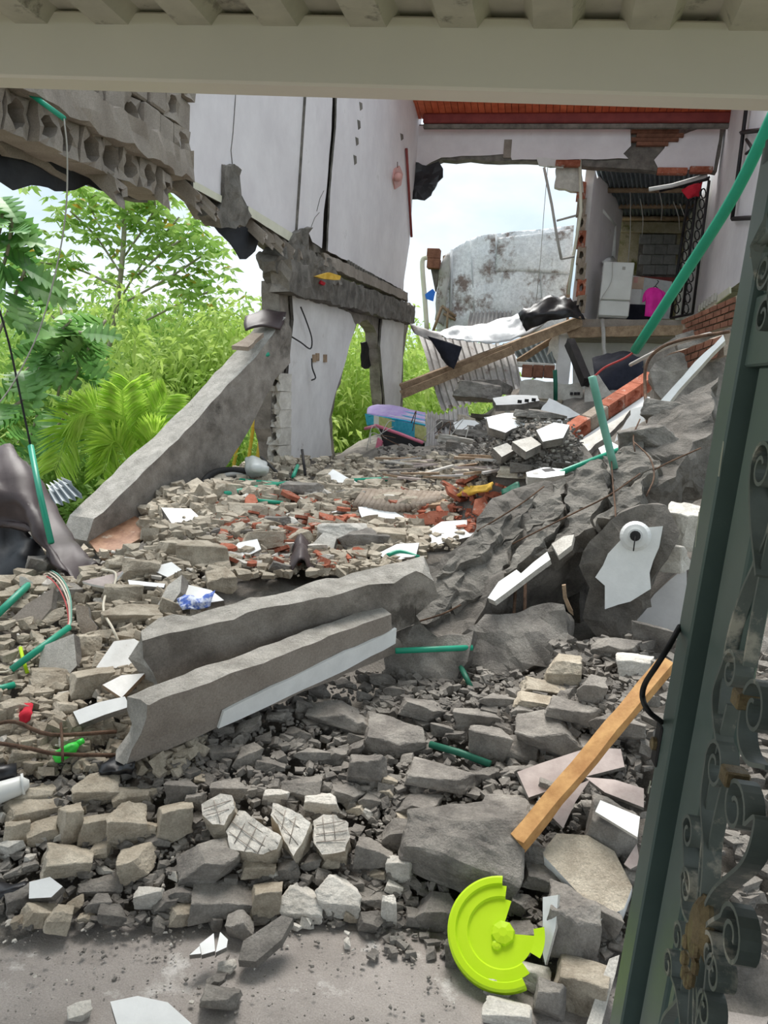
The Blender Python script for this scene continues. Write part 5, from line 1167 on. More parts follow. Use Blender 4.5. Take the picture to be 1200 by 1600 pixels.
tube('yellow_stake', [P(32,1012,-.06), P(36,1030,-.06), P(43,1052,-.05)], .008, 'lid', sides=6, label='thin yellow plastic strip beside the green conduit at left', cat='scrap')
# ================================================================== RUBBLE STONES
# (px, py, width, height, material, label)
HAND = [
 (38,1265,88,46,'warm','wide flat tan chunk at the left edge under the white tub'),
 (102,1285,36,68,'warm','tall narrow chunk standing left of two blocky ones'),
 (145,1292,52,52,'warm','blocky tan chunk, middle of the row under the black plastic'),
 (192,1290,58,74,'warm','large squarish tan chunk at the end of the row'),
 (265,1280,52,70,'warm','flat brick-like chunk leaning on the row of tan chunks'),
 (230,1296,28,32,'warm','small cube chunk between the squarish and the leaning one'),
 (98,1347,80,58,'warm','rounded blocky chunk above the white flat plaster chunk'),
 (205,1350,64,58,'warm','chunk with a pale flat top in front of the tan row'),
 (320,1350,100,80,'stone','biggest grey boulder at the front of the floor heap'),
 (400,1357,58,42,'warm','grooved block right of the biggest front boulder'),
 (500,1255,58,48,'pale','white-topped chunk behind the rounded gridded one'),
 (342,1405,106,58,'stone','long low grey chunk in front of the biggest boulder'),
 (410,1405,46,64,'warm','upright oval chunk beside the long low one'),
 (465,1412,68,60,'pale','white-topped chunk at the heap front, left of the pair'),
 (525,1400,68,68,'pale','white-topped chunk at the heap front, right of the pair'),
 (228,1400,42,42,'pale','small white triangular chunk on the dusty floor'),
 (150,1385,64,34,'stone','low grey chunk over black plastic at left'),
 (150,1415,38,34,'stone','small lone stone on the dusty floor at left'),
 (370,1450,42,48,'stone','grey chunk behind the flat floor slab'),
 (145,1235,68,54,'warm','grooved tan chunk below the black plastic'),
 (200,1242,60,38,'warm','flat tan chunk right of the grooved one'),
 (278,1232,48,42,'stone','grey chunk right below the striped beam'),
 (302,1252,34,42,'stone','rounded stone behind the pale gridded chunk'),
 (350,1232,54,48,'stone','grey wedge below the middle of the striped beam'),
 (432,1242,44,34,'pale','pale chunk below the striped beam stripe'),
 (420,1195,44,28,'stone','light grey flat chunk under the white stripe'),
 (485,1178,54,34,'stone','smooth grey slabby chunk under the white stripe'),
 (570,1200,62,68,'stone','grey chunk below the square block in the middle'),
 (612,1152,98,62,'stone','large square grey block in the middle of the rubble'),
 (580,1335,58,54,'stone','grey boulder left of the big round-topped slab'),
 (580,1408,66,36,'stone','flat grey chunk at the heap front centre'),
 (580,1440,48,40,'stone','small grey chunk at the very front centre'),
 (60,1300,50,36,'warm','angular chunk below the wide flat one at left'),
 (20,1300,36,48,'warm','leaning chunk at the left edge'),
 (50,1236,62,32,'warm','flat tan chunk beside the white tub'),
 (690,1212,116,60,'stone','wide grey stone right above the big round-topped slab'),
 (715,1318,182,160,'stone','big round-topped grey slab left of the timber foot'),
 (800,1262,94,70,'stone','grey boulder touching the timber from the left'),
 (860,1152,110,84,'stone','large dusty boulder left of the timber middle'),
 (760,1158,64,80,'stone','tall grey boulder above the split conduit'),
 (805,1168,64,56,'stone','leaning flat stone between two tall boulders'),
 (890,1450,86,116,'stone','large block with a white side right of the lime lid'),
 (945,1435,58,62,'stone','angular grey block against the gate'),
 (905,1540,80,92,'warm','tan angular block at the bottom by the gate'),
 (858,1560,48,78,'stone','upright grey stone at the bottom right of the lid'),
 (780,1540,48,42,'pale','white chip right below the lime lid'),
 (790,1582,74,42,'pale','white flat chunk at the bottom edge below the lid'),
 (828,1528,58,36,'pale','broken white flakes under the lid edge'),
 (625,1355,46,52,'pale','pale stone left of the big round-topped slab'),
 (680,1425,62,54,'stone','grey stone left of the lime lid'),
 (605,1420,26,62,'pale','narrow upright pale chip at the front centre'),
 (715,1485,46,56,'stone','grey stone tucked under the lid, left side'),
 (815,1415,42,44,'stone','stone just above the lid'),
 (620,1305,52,50,'stone','grey stone left behind the big round-topped slab'),
 (848,1372,62,42,'stone','stone between the timber foot and the brownish slab'),
 (825,1330,48,70,'stone','narrow stone right under the timber foot'),
 (955,1295,76,88,'stone','grey block with a white painted top beside the gate'),
 (880,1050,58,64,'warm','tan squarish stone under the cavity'),
 (925,1078,42,52,'stone','grey stone right of the tan squarish one'),
 (990,1040,54,48,'pale','pale-faced stone below the ceiling fragment'),
 (1022,992,64,58,'stone','round stone on the dusty wall panel by the handle'),
 (850,1075,70,32,'warm','long flat stone left of the tan squarish one'),
 (840,1095,68,28,'warm','lower long flat stone left of the tan squarish one'),
 (775,1092,58,34,'stone','grey stone at the foot of the hanging rebars'),
 (520,1120,90,54,'stone','broad grey stone under the right part of the white stripe'),
 (660,1108,80,50,'stone','broad grey stone below the hanging slab'),
 (740,1118,70,44,'stone','grey stone right of the square block, below the cavity'),
 (900,1110,90,56,'stone','dusty boulder under the tan squarish stone'),
 (965,1130,80,60,'stone','dusty boulder behind the pine timber top'),
 (940,1175,70,44,'stone','grey stone behind the pine timber middle'),
 (465,1232,60,42,'stone','grey stone behind the tall pale wedge'),
 (650,1260,70,46,'stone','grey stone left above the big round-topped slab'),
 (540,1240,60,40,'stone','grey stone right of the white-topped chunk'),
 (960,1010,70,40,'stone','dark stone under the ceiling fragment'),
 (185,925,58,46,'warm','blocky tan chunk under the pink board'),
 (215,885,60,46,'warm','rugged tan chunk right of the brown board'),
 (340,905,48,48,'warm','rugged tan chunk left of the white plaster sheet'),
 (200,958,88,42,'warm','long brown-tan chunk below the blocky one'),
 (405,840,62,46,'warm','tan chunk among red brick pieces, left'),
 (530,830,74,52,'pale','pale round boulder among the red brick pieces'),
 (470,760,68,42,'stone','dark squarish block by the green conduits'),
 (75,1058,62,36,'warm','tan chunk below the green conduit at left'),
 (135,1062,62,56,'warm','rough brown block left of the laminated board'),
 (135,1010,34,44,'warm','small square chunk behind the black rag'),
 (232,1072,44,36,'warm','tan chunk right of the small white board'),
 (60,880,50,44,'stone','pale grey stone under the tarpaulin fold'),
 (745,605,70,46,'stone','big pale boulder on the back heap under the leaning sheet'),
 (768,598,60,34,'dark','dark brown boulder on top of the back heap'),
 (310,862,78,60,'warm','tan block under the white-tiled slab'),
 (268,855,54,42,'warm','tan chunk left of the block under the white-tiled slab'),
 (380,795,52,32,'warm','flat tan chunk at the far left of the brick pieces'),
 (565,838,74,44,'stone','grey chunk right of the pale round boulder'),
 (430,812,44,30,'stone','grey chunk in the thick of the brick pieces'),
 (600,835,60,40,'warm','tan chunk left of the white flake above the dark beam'),
 (100,925,40,36,'stone','stone beside the coloured wires'),
]
for (x, y, w, h, m, lb) in HAND:
    yk = {745: 11.2, 768: 11.3}.get(x)
    rock_px(x, y, w, h, m, lb, variant=(x*7+y) % 12, Y=yk)
def gridded(px, label, lines, n=(0, -.55, 1)):
    cx = sum(q[0] for q in px)/len(px); cy = sum(q[1] for q in px)/len(px)
    pln = (P(cx, cy, -.12), np.array(n)/np.linalg.norm(n))
    t_ = thing('gridded_chunk', PP(cx, cy, pln)-np.array([0, 0, .1]), label, 'rubble', 'tile-backed chunks of the front heap')
    plate('chunk_body', px, pln, .09, ['pale', 'warm'], t_, jag=.004, step=.03, rough=.006, cell=.02, seed=int(px[0][0]))
    for a, b in lines:
        tube('scored_line', [PP(*a, (pln[0]+pln[1]*.003, pln[1])), PP(*b, (pln[0]+pln[1]*.003, pln[1]))], .0013, 'brown', t_, sides=4)
gridded([(316,1258),(345,1240),(363,1242),(364,1262),(350,1290),(330,1286),(315,1274)], 'pale gridded chunk left of the long gridded one', [((318,1264),(362,1250)),((322,1274),(358,1264)),((334,1250),(344,1286))])
gridded([(372,1266),(405,1284),(440,1308),(430,1326),(412,1336),(360,1326),(353,1298)], 'long pale chunk with a grid scored on top', [((362,1284),(424,1330)),((370,1272),(434,1318)),((358,1300),(404,1334)),((388,1276),(366,1318)),((404,1286),(382,1330)),((420,1296),(402,1334))])
gridded([(426,1254),(455,1266),(486,1286),(474,1312),(458,1336),(440,1305),(422,1275)], 'tall pale wedge right of the long gridded chunk', [((430,1264),(476,1300)),((428,1274),(466,1320)),((446,1266),(440,1296)),((462,1276),(452,1318))])
gridded([(490,1284),(505,1272),(525,1270),(544,1284),(546,1306),(538,1330),(505,1336),(490,1318)], 'rounded pale chunk with a scored grid on its top', [((494,1290),(540,1282)),((494,1304),(542,1298)),((504,1276),(508,1314)),((520,1272),(524,1312)),((494,1316),(540,1312))])
for (x, y, w, h, Yr, lb) in ((1015,690,95,80,4.55,'large rounded stone set in the top of the sloping slab'),(1065,720,70,70,4.6,'stone right of the large rounded one on the sloping slab'),(1050,640,80,50,4.9,'stone under the white plaster edge'),
    (1042,868,70,62,3.75,'rough pale lump right of the painted ceiling fragment'),(1068,825,52,84,3.85,'jagged pale lump beside the gate, above the ceiling fragment'),(700,900,90,60,3.95,'grey lump where the dark beam meets the sloping slab'),(650,935,90,36,3.65,'pale lump on the joint of the two beams and the slab')):
    rock_px(x, y, w, h, 'pale' if 'pale' in lb else 'stone', lb, Y=Yr, sink=0)
# white faces on three hand-placed blocks are separate skins of plaster
on('plaster_skin', [(930,1268),(938,1250),(1000,1276),(996,1308)], (-.1,-.5,1), .012, ['white', 'pale'], 'white painted skin on the grey block beside the gate', lift=.13, jag=.003)
on('plaster_skin', [(848,1402),(872,1398),(868,1450),(852,1508),(848,1490)], (-.6,-.8,.5), .012, ['white', 'pale'], 'white painted skin on the block right of the lid', lift=.10, jag=.003)
ZONES = [  # polygon box (x0,y0,x1,y1), count, size px, material weights, label, group
 ((0,1210,620,1440), 50, (20,46), ['warm']*4+['stone']*4+['pale'], 'loose TONE concrete stone in the front floor heap', 'TONE stones of the front floor heap'),
 ((330,1060,900,1250), 46, (22,60), ['stone']*9+['dark']+['warm'], 'TONE stone on the slope below the striped beam', 'TONE stones below the striped beam'),
 ((600,1220,1000,1480), 28, (22,60), ['stone']*7+['warm']*2+['pale'], 'TONE stone lying around the timber foot', 'TONE stones around the timber foot'),
 ((0,880,330,1200), 26, (22,50), ['warm']*6+['stone']*2+['pale'], 'TONE chunk in the left heap', 'TONE chunks of the left heap'),
 ((230,770,640,900), 26, (18,44), ['warm']*4+['stone']*3+['pale']*2, 'TONE chunk in the middle heap', 'TONE chunks of the middle heap'),
]
TONE = {'warm': 'tan', 'stone': 'grey', 'pale': 'pale', 'dark': 'dark grey'}
placed = [(q[0], q[1], max(q[2], q[3])) for q in HAND]
for (x0, y0, x1, y1), n, (s0, s1), ms, lb, gpn in ZONES:
    k = 0; tries = 0
    while k < n and tries < 900:
        tries += 1
        x, y = rng.uniform(x0, x1), rng.uniform(y0, y1); s = rng.uniform(s0, s1)*(.6+.4*(y-y0)/(y1-y0)) if y0 > 700 else rng.uniform(s0, s1)
        if any(abs(x-a)+abs(y-b) < (s+c)*.40 for a, b, c in placed): continue
        placed.append((x, y, s)); mm = rng.choice(ms)
        if rock_px(x, y, s*rng.uniform(.85, 1.3), s*rng.uniform(.7, 1.05), mm, lb.replace('TONE', TONE[mm]), group=gpn.replace('TONE', TONE[mm]), roll=rng.uniform(-.4, .4)) is not None: k += 1
# red clay brick pieces in the middle of the heap
def brick_piece(px, py, s, k, where):
    b = hit(px, py)
    d = np.linalg.norm(b-EYE)/F*s; r_ = random.Random(k)
    ax = np.array([math.cos(k*1.7), math.sin(k*1.7), r_.uniform(-.5, .5)]); ax /= np.linalg.norm(ax); ay = np.cross(ax, [r_.uniform(-.4, .4), r_.uniform(-.4, .4), 1]); ay /= np.linalg.norm(ay); az = np.cross(ax, ay)
    c = b+np.array([0, 0, d*.25]); w, h = d*r_.uniform(.5, .8), d*r_.uniform(.25, .45)
    poly = [c+ax*w*math.cos(a)*r_.uniform(.7, 1.1)+ay*h*1.3*math.sin(a)*r_.uniform(.7, 1.1) for a in (.6, 1.7, 2.6, 3.6, 4.6, 5.6)]
    plate3('clay_brick_piece', poly, az, d*.18, 'brick', None, label='broken orange clay brick piece '+where, cat='brick', group='clay brick pieces '+where)
k = 0
for (x0, y0, x1, y1, n, where) in ((350,775,455,890,18,'left of the leather rag'),(455,775,560,890,16,'around the pale round boulder'),(560,790,700,830,10,'in front of the ribbed panel'),(700,755,800,800,12,'around the mustard cloth'),(400,870,440,895,4,'just behind the dark beam')):
    for _ in range(n):
        brick_piece(rng.uniform(x0, x1), rng.uniform(y0, y1), rng.uniform(12, 32), k, where); k += 1
for k2, px in enumerate(([(650,806),(672,800),(700,798),(712,810),(690,818),(660,820)],[(630,802),(650,806),(652,824),(636,830)],[(742,780),(758,776),(766,795),(750,806),(738,800)],[(486,880),(500,868),(516,875),(512,892),(492,898)],[(446,838),(462,826),(468,842),(455,852)],[(876,765),(893,760),(896,780),(880,786)],[(345,828),(366,812),(372,820),(360,842)])):
    on('clay_brick_shell', px, (-.1+.1*(k2 % 3), -.8, .6), .02, 'brick', 'curved shell of a broken orange hollow brick, '+['below the ribbed panel','left of the ribbed panel front','by the oval ring','right of the leather rag','left of the pale boulder','under the white meter box','upright left of the heap centre'][k2], 'brick', lift=.08, **({'Y': 4.75} if k2 == 5 else {}))
# slats and splinters in front of the flat sheet
for k in range(26):
    x, y = rng.uniform(600, 790), rng.uniform(722, 762); b = hit(x, y)
    if b is None: continue
    a = rng.uniform(-.6, .9); l = rng.uniform(.15, .4); d = np.array([math.cos(a), math.sin(a), rng.uniform(-.15, .25)])
    obox('splinter', b+np.array([0, 0, .06]), d*l*.6, np.cross(d, [0, 0, 1])*.02, (0, 0, .008), rng.choice(['oldwood', 'pale', 'zinc', 'brown', 'pinktile', 'oldwood']), None, label='thin splinter in the litter before the flat sheet', cat='splinter', group='splinters before the flat sheet')
# far stones on the back heap
for k in range(20):
    x, y = rng.uniform(690, 900), rng.uniform(620, 735)
    if x > 880 and y > 660: continue
    rock_px(x, y, rng.uniform(24, 60), rng.uniform(14, 30), rng.choice(['stone', 'stone', 'dark', 'pale', 'warm']), 'broken stone on the back heap', group='stones of the back heap')
for k in range(8):
    x, y = rng.uniform(300, 660), rng.uniform(715, 770)
    rock_px(x, y, rng.uniform(16, 46), rng.uniform(12, 26), rng.choice(['stone', 'stone', 'warm', 'pale']), 'grey stone along the far rim of the middle heap', group='stones of the far rim')
for k, (px, n, lb) in enumerate((([(760,652),(790,645),(822,646),(820,664),(790,676),(764,668)], (.1,-.6,1), 'pale slab on the back heap, left of the round-edged one'),
    ([(838,672),(866,660),(890,664),(880,684),(848,690)], (-.1,-.7,1), 'white slab low on the back heap beside the brick strip'),
    ([(708,660),(735,652),(752,664),(735,676),(712,674)], (.2,-.5,1), 'grey-white slab on the flat corrugated sheet'),
    ([(800,690),(830,682),(846,694),(822,706)], (0,-.5,1), 'small pale slab in the back gravel'),
    ([(770,700),(792,692),(806,702),(784,714)], (.1,-.6,1), 'small grey slab in front of the back gravel'))):
    on('plaster_fragment', px, n, .06, ['white' if k < 3 else 'pale', 'stone'], lb, lift=.12, seed=200+k, jag=.02)
# gravel: too many to count
def gravel(name, boxes, m, label, seed):
    r_ = random.Random(seed); V, Fc = [], []
    base = []
    for s in range(12):
        bm = broken_cube(r_, r_.randint(2, 5)); bm.verts.index_update()
        sc = np.array([1, r_.uniform(.5, .9), r_.uniform(.35, .75)])*.8
        base.append((np.array([v.co for v in bm.verts])*sc, [[v.index for v in f.verts] for f in bm.faces])); bm.free()
    for (x0, y0, x1, y1, n, s0, s1) in boxes:
        for _ in range(n):
            x, y = r_.uniform(x0, x1), r_.uniform(y0, y1); b = hit(x, y)
            if b is None: continue
            s = s0*(s1/s0)**(r_.random()**2)*np.dot(b-EYE, CM[:, 0]*0+CM @ np.array([0, 0, 1.0]))/F*.5
            bv, bf = base[r_.randrange(12)]; a = r_.uniform(0, 6.28); ca, sa = math.cos(a), math.sin(a); tl = r_.uniform(-.6, .6)
            Rm = np.array([[ca, -sa, 0], [sa, ca, 0], [0, 0, 1]]) @ np.array([[1, 0, 0], [0, math.cos(tl), -math.sin(tl)], [0, math.sin(tl), math.cos(tl)]])
            k0 = len(V); V.extend(bv @ Rm.T*s+b+np.array([0, 0, s*.25])); Fc.extend([[i+k0 for i in f] for f in bf])
    build(name, V, Fc, m, kind='stuff', label=label, cat='gravel')
gravel('rubble_gravel', [(0,1190,640,1450,2000,6,28),(-500,1150,0,1420,900,10,44),(1000,1000,1300,1500,700,10,50),(300,1050,1000,1250,2300,6,28),(580,1220,990,1500,1100,6,28),(860,1000,1010,1110,400,6,26),(560,1050,760,1120,350,6,26)], 'stone', 'grey crushed concrete gravel between the floor rubble stones', 1)
gravel('heap_gravel', [(0,860,320,1210,2400,6,36),(-500,820,0,1200,1200,10,48),(230,760,660,900,3000,6,34),(300,715,760,775,1500,5,24),(560,770,720,860,500,6,24)], 'warm', 'tan crushed concrete in the left and middle heap', 2)
gravel('plaster_chips', [(0,1200,900,1480,120,6,26),(0,860,330,1200,170,6,34),(330,760,660,890,240,6,32),(680,640,900,740,120,4,14)], 'pale', 'small pale plaster chips scattered over the heaps', 3)
gravel('brick_crumbs', [(340,775,560,890,500,5,24),(560,770,800,830,260,5,20)], 'brick', 'orange brick crumbs in the middle heap', 4)
gravel('back_gravel', [(690,655,910,745,1300,4,13),(590,700,760,760,600,4,16)], 'stone', 'grey crushed gravel on the back heap', 5)
gravel('floor_grit', [(0,1440,960,1600,420,2,9),(0,1400,300,1500,160,2,9)], 'stone', 'fine grit scattered over the dusty floor', 6)
gravel('white_grit', [(0,1420,960,1600,60,3,9)], 'pale', 'white plaster grit scattered over the dusty floor', 7)
for (x, y, w, h, m, lb) in ((120,1583,34,26,'pale','small pale chunk left of the oval plaster slab'),(340,1560,60,42,'stone','low grey lump right of the oval plaster slab'),(352,1512,28,18,'pale','small pale chip below the flat floor slab'),(335,1535,30,24,'stone','small grey stone between chip and oval slab')):
    rock_px(x, y, w, h, m, lb)
# ================================================================== VEGETATION BEYOND THE BROKEN WALL
def leaves_mesh(name, base, dirs, length, width, m, parent, bend=.25):
    """one narrow blade per base point: 2 quads bent downwards"""
    B = np.array(base); D = np.array(dirs, float); D /= (np.linalg.norm(D, axis=1, keepdims=True)+1e-9); n = len(B)
    L = np.asarray(length).reshape(-1, 1)*np.ones((n, 1)); Wd = np.asarray(width).reshape(-1, 1)*np.ones((n, 1))
    rd = nr.normal(size=(n, 3)); s = np.cross(D, rd); s /= (np.linalg.norm(s, axis=1, keepdims=True)+1e-9)
    dn = np.array([[0, 0, -1.0]])
    mid = B+D*L*.5; tip = B+D*L+dn*L*bend
    V = np.stack([B, mid+s*Wd*.5, tip, mid-s*Wd*.5], 1).reshape(-1, 3)
    i = np.arange(n)*4
    Fc = np.concatenate([np.stack([i, i+1, i+3], 1), np.stack([i+1, i+2, i+3], 1)]).tolist()
    return build(name, V, Fc, m, parent)
def bamboo(root, height, spread, nculm, per, m, label, leaf=.22, seed=0, lean=(0, 0)):
    r_ = random.Random(seed); t_ = thing('bamboo_clump', root, label, 'bamboo', 'bamboo clumps beyond the wall')
    base, dirs = [], []; CV, CF = [], []
    for c in range(nculm):
        a = r_.uniform(0, 6.28); rr = r_.uniform(.25, 1)*spread; h = height*r_.uniform(.55, 1.05)
        p0_ = np.array(root)+np.array([math.cos(a), math.sin(a), 0])*rr*.15
        p2 = p0_+np.array([math.cos(a)*rr+lean[0], math.sin(a)*rr+lean[1], h]); p3 = p2+np.array([math.cos(a)*rr*.5, math.sin(a)*rr*.5, -h*.12])
        path = catmull([p0_, p0_*.5+p2*.5+np.array([0, 0, h*.12]), p2, p3], 10)
        v, f = tube_vf(path, .009, 4); k = len(CV); CV += v; CF += [[q+k for q in x] for x in f]
        for _ in range(per):
            f_ = r_.uniform(.12, 1); i = min(int(f_*(len(path)-1)), len(path)-2); p = path[i]+(path[i+1]-path[i])*r_.random()
            off = np.array([r_.gauss(0, 1), r_.gauss(0, 1), r_.gauss(0, .6)])*.30*min(1.6, height/3)
            q = p+off; nd = off/(np.linalg.norm(off)+.01)*.8+np.array([0, 0, -.3])
            for _2 in range(3):
                base.append(q+np.array([r_.gauss(0, .04) for _3 in range(3)])); dirs.append(nd+np.array([r_.gauss(0, .8) for _3 in range(3)]))
    build('culms', CV, CF, 'leafA', t_)
    leaves_mesh('foliage', base, dirs, [leaf*r_.uniform(.5, 1.05) for _ in base], [leaf*.24*r_.uniform(.7, 1.3) for _ in base], m, t_, .3)
    return t_
def at(px, py, Y): return P(px, py, Y)
def ground_at(px, Y, z=-1.6):
    p = P(px, 600, Y); return np.array([p[0], p[1], z])
bamboo(ground_at(250, 12, -1.2), 3.6, 1.5, 24, 90, 'leafA', 'pale yellow-green bamboo clump behind the leaning beam', .26, 1)
bamboo(ground_at(350, 14, -1.2), 3.6, 1.6, 26, 90, 'leafA', 'tall yellow-green bamboo clump left of the white pillar', .26, 2)
bamboo(ground_at(405, 15, -1.0), 3.8, 1.2, 20, 90, 'leafA', 'bamboo clump touching the white pillar on its left', .26, 3)
bamboo(ground_at(200, 17, -1.5), 4.4, 2.2, 28, 90, 'leafB', 'feathery deeper green bamboo in the middle distance', .30, 4)
bamboo(ground_at(80, 15, -1.5), 3.4, 2.2, 26, 90, 'leafB', 'deeper green bamboo behind the breadfruit leaves', .30, 5)
bamboo(ground_at(555, 17, -1.2), 3.9, 1.5, 28, 100, 'leafA', 'yellow-green bamboo seen through the ragged wall hole', .26, 6)
bamboo(ground_at(650, 20, -1.2), 3.8, 1.6, 24, 90, 'leafA', 'bamboo seen between the pillar and the shack', .28, 7)
bamboo(ground_at(320, 24, -1.6), 4.8, 3.0, 30, 90, 'leafB', 'far bamboo thicket under the sky', .4, 8)
bamboo(ground_at(120, 26, -1.6), 4.8, 3.4, 30, 90, 'leafB', 'far bamboo thicket behind the open-crowned tree', .4, 9)
bamboo(ground_at(430, 26, -1.6), 4.6, 3.0, 30, 90, 'leafB', 'far bamboo thicket behind the white pillar', .4, 10)
bamboo(ground_at(-20, 20, -1.6), 4.2, 2.6, 26, 90, 'leafB', 'bamboo thicket at the left edge of the view', .36, 11)
bamboo(ground_at(600, 28, -1.6), 4.6, 3.0, 28, 90, 'leafA', 'far bamboo thicket beyond the ragged wall hole', .4, 12)
bamboo(ground_at(300, 9.5, -1.0), 1.9, .9, 18, 90, 'leafB', 'low bamboo right behind the leaning beam', .22, 13)
bamboo(ground_at(405, 10.5, -.8), 1.8, .7, 16, 90, 'leafA', 'low bamboo under the leaning beam arch', .22, 14)
bamboo(ground_at(60, 8.5, -1.0), 1.3, .9, 16, 80, 'leafB', 'low undergrowth below the breadfruit leaves', .22, 15)
bamboo(ground_at(170, 9.8, -1.2), 1.5, 1.0, 16, 90, 'leafB', 'low undergrowth below the palm', .22, 16)
# yellow culms
yb = thing('yellow_bamboo_stems', ground_at(400, 9, -.5), 'bright yellow bamboo stems beside the pillar foot', 'bamboo')
for (a, b) in (((400,730),(413,640)),((386,735),(398,650)),((362,745),(372,690))):
    pts = [P(a[0]+(b[0]-a[0])*k/5, a[1]+(b[1]-a[1])*k/5, 8.8) for k in range(6)]
    tube('stem', pts, .022, 'culm', yb, sides=8)
    for q_ in pts[1:5]: lathe('node', q_-np.array([0, 0, .008]), (0, 0, 1), [(.025, 0), (.027, .008), (.025, .016)], 'culm', yb, 8)
# young palm
pr = at(215, 745, 8.2); pt = thing('young_palm', pr, 'young bright green palm behind the leaning beam', 'palm')
def frond(tip_px, mid_px, Yt, Ym, w):
    path = catmull([pr, P(*mid_px, Ym), P(*tip_px, Yt)], 16); v, f = tube_vf(path, [.018*(1-.8*i/(len(path)-1)) for i in range(len(path))], 5)
    fr_ = build('frond', v, f, 'leafD', pt, smooth=True); base, dirs, ln_ = [], [], []
    n = len(path)
    for i in range(int(n*.22)*2, (n-1)*2):
        f_ = i/2/(n-1); k = int(i/2); p = path[k]+(path[min(k+1, n-1)]-path[k])*(.5*(i % 2)); d = path[min(k+1, n-1)]-path[max(k-1, 0)]; d /= np.linalg.norm(d)
        s = np.cross(d, EYE-p); s /= np.linalg.norm(s); s = s+np.array([0, 0, 0])
        for sg in (-1, 1):
            for rep in (0, 1):
                base.append(p+d*.012*rep); dirs.append(s*sg*.9+d*.85+np.array([0, 0, -.15])+nr.normal(size=3)*.07); ln_.append(w*(1-.55*abs(f_-.45))*(.9+.2*nr.rand()))
    leaves_mesh('leaflets', base, dirs, ln_, [.032]*len(base), 'leafD', fr_, .12)
for q_ in (((205,598),(207,660),8.3,8.2,.42),((190,610),(196,665),8.0,8.1,.40),((262,618),(238,660),8.4,8.3,.38),((120,648),(160,650),7.8,8.0,.42),((85,735),(125,660),7.6,7.9,.42),((138,628),(170,650),8.3,8.2,.36),((262,690),(240,680),8.0,8.1,.34),((160,740),(180,690),7.7,7.9,.34)):
    frond(q_[0], q_[1], q_[2], q_[3], q_[4])
# breadfruit: big lobed leaves, each its own piece
def lobed_leaf(seed):
    r_ = random.Random(seed); left, right = [], []
    n = 6
    for i in range(n):
        f0, f1, f2 = i/n*.9+.04, (i+.55)/n*.9+.06, (i+.98)/n*.9+.04
        wid = .36*math.sin(math.pi*(.15+.8*(i+.5)/n))*r_.uniform(.9, 1.1)
        left += [(f0, .05), (f1+.06, wid), (f1+.10, wid*.8), (f2, .06)]
    pts = [(0, 0)]+left+[(1.02, 0)]+[(u, -v) for u, v in reversed(left)]
    V = []; 
    for (u, v) in pts: V.append((u, v, -.25*u*u+.25*abs(v)))
    for i in range(7): u = i/6; V.append((u, 0, -.25*u*u+.01))
    bm = bmesh.new(); k = len(left)
    top = [bm.verts.new(q) for q in V[:k+2]]; low = [top[0]]+[bm.verts.new(q) for q in reversed(V[k+2:2*k+2])]+[top[k+1]]
    mids = [bm.verts.new((u, 0, -.25*u*u+.012)) for u in [x[0] for x in left]]
    mids = [top[0]]+mids+[top[k+1]]
    for A_ in (top, low):
        for i in range(len(A_)-1):
            q = [A_[i], A_[i+1], mids[i+1], mids[i]]; q = list(dict.fromkeys(q))
            if len(q) >= 3:
                try: bm.faces.new(q if A_ is top else q[::-1])
                except ValueError: pass
    me = bpy.data.meshes.new('leaf'); bm.to_mesh(me); bm.free(); me.materials.append(MT['leafC']); me.update(); return me
LM = [lobed_leaf(s) for s in range(4)]
def breadfruit(branches, Y, label, size, seed, nl):
    r_ = random.Random(seed); t_ = thing('breadfruit_tree', P(branches[0][0][0], branches[0][0][1], Y), label, 'tree', 'breadfruit trees at the left')
    for b_ in branches:
        pts = [P(x, y, Y+r_.uniform(-.2, .2)) for x, y in b_]; path = catmull(pts, 6)
        tube('branch', path, .018, 'bark', t_, sides=5)
        for k in range(nl):
            p = path[int((.35+.65*k/max(1, nl-1))*(len(path)-1))]; a = r_.uniform(-math.pi, math.pi)
            o = bpy.data.objects.new('leaf', LM[r_.randrange(4)]); COL.objects.link(o)
            s = size*r_.uniform(.7, 1.2); o.scale = (s, s, s); o.location = p+np.array([0, -.05, 0]); o.rotation_euler = (r_.uniform(-.4, 1.1), r_.uniform(-.2, .7), a)
            o.parent = t_; o.matrix_parent_inverse = Matrix.Translation(-WORLD[t_.name])
breadfruit([[(-20,560),(20,470),(40,420)],[(-20,480),(10,400),(20,335)],[(0,620),(60,560),(110,500)],[(-10,650),(40,620),(70,560)],[(60,560),(110,520),(150,530)],[(-20,420),(0,360),(5,310)]], 7.2, 'breadfruit tree with broad lobed leaves at the left edge', .55, 3, 9)
breadfruit([[(20,740),(45,690),(60,640)],[(20,740),(70,690),(110,640)],[(100,640),(130,560),(165,500)],[(90,620),(100,560),(95,480)]], 8.6, 'lower breadfruit tree with big leaves behind the tarpaulin', .6, 5, 9)
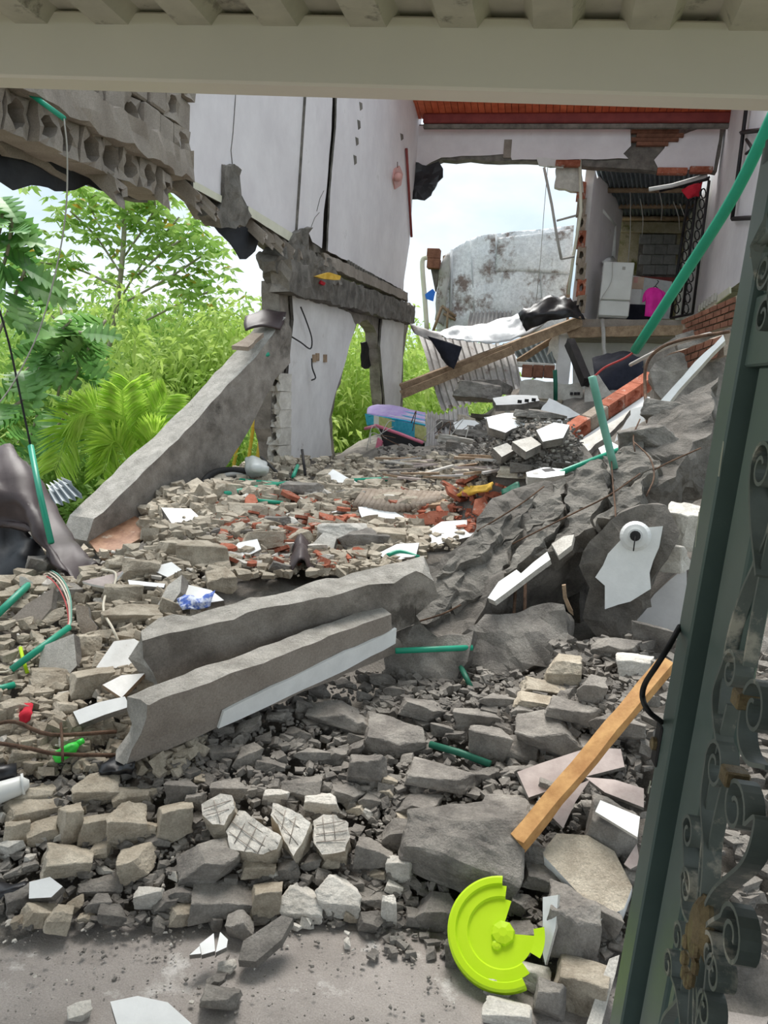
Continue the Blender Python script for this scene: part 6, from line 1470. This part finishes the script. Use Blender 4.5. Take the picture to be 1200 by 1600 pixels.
# open-crowned tree against the sky
tr = thing('open_crowned_tree', ground_at(200, 15), 'slender tree with airy leaf clusters against the sky', 'tree')
TB = []; tipd = []; rT = random.Random(9)
skel = [[(150,640),(175,520),(190,420),(195,330),(190,300)],[(180,480),(230,400),(280,340)],[(190,430),(150,370),(110,330)],[(195,400),(240,330),(235,300)],[(185,450),(120,420),(60,410)],[(200,470),(270,430),(315,400)],[(215,430),(260,390),(310,360)],[(180,400),(140,320),(150,305)],[(150,560),(60,470),(30,400)],[(230,500),(290,470),(330,455)],[(190,350),(215,310),(250,290)]]
for k, b_ in enumerate(skel):
    pts = catmull([P(x, y, 14+rT.uniform(-.6, .6)) for x, y in b_], 6); tube('branch', pts, .05 if k == 0 else .022, 'bark', tr, sides=5)
    for j in range(int(len(pts)*.4), len(pts)):
        tipd.append(pts[j])
    for _ in range(5): tipd.append(pts[-1]+np.array([rT.uniform(-.5, .5), rT.uniform(-.5, .5), rT.uniform(-.3, .3)]))
base, dirs, ll = [], [], []
for p in tipd:
    for _ in range(3):
        c = p+np.array([rT.gauss(0, .22), rT.gauss(0, .22), rT.gauss(0, .14)])
        for i in range(7):
            a = i*6.28/7+rT.random(); base.append(c); dirs.append((math.cos(a), math.sin(a), -.25+rT.gauss(0, .2))); ll.append(rT.uniform(.16, .26))
leaves_mesh('foliage', base, dirs, ll, [.085]*len(base), 'leafE', tr, .15)
sel = [i for i in range(0, len(base), 37)]
leaves_mesh('yellowed_leaves', [base[i]+np.array([.05, -.05, .02]) for i in sel], [dirs[i] for i in sel], [.2]*len(sel), [.09]*len(sel), 'leafF', tr, .2)
# far wood closing the view
rW = random.Random(4)
for k in range(9):
    x = -60+k*95; Yw = 34+rW.uniform(0, 8); g = ground_at(x, Yw, -1.6); hgt = rW.uniform(2.8, 4.0)
    t_ = thing('far_tree', g, 'rounded green tree in the far wood beyond the bamboo', 'tree', 'trees of the far wood')
    base, dirs = [], []
    for _ in range(1600):
        a, b_ = rW.uniform(0, 6.28), rW.uniform(-.2, 1.5); rr = rW.uniform(.75, 1.05)
        c = g+np.array([math.cos(a)*math.cos(b_)*3.2*rr, math.sin(a)*math.cos(b_)*2.2*rr, hgt*.45+math.sin(b_)*hgt*.62*rr]); base.append(c); dirs.append((math.cos(a)+rW.gauss(0, .6), math.sin(a)+rW.gauss(0, .6), rW.gauss(-.2, .5)))
    leaves_mesh('crown', base, dirs, [rW.uniform(.4, .7) for _ in base], [.26]*len(base), 'leafB' if k % 2 else 'leafE', t_, .2)
    tube('trunk', [g, g+np.array([0, 0, hgt*.6])], .15, 'bark', t_, sides=6)
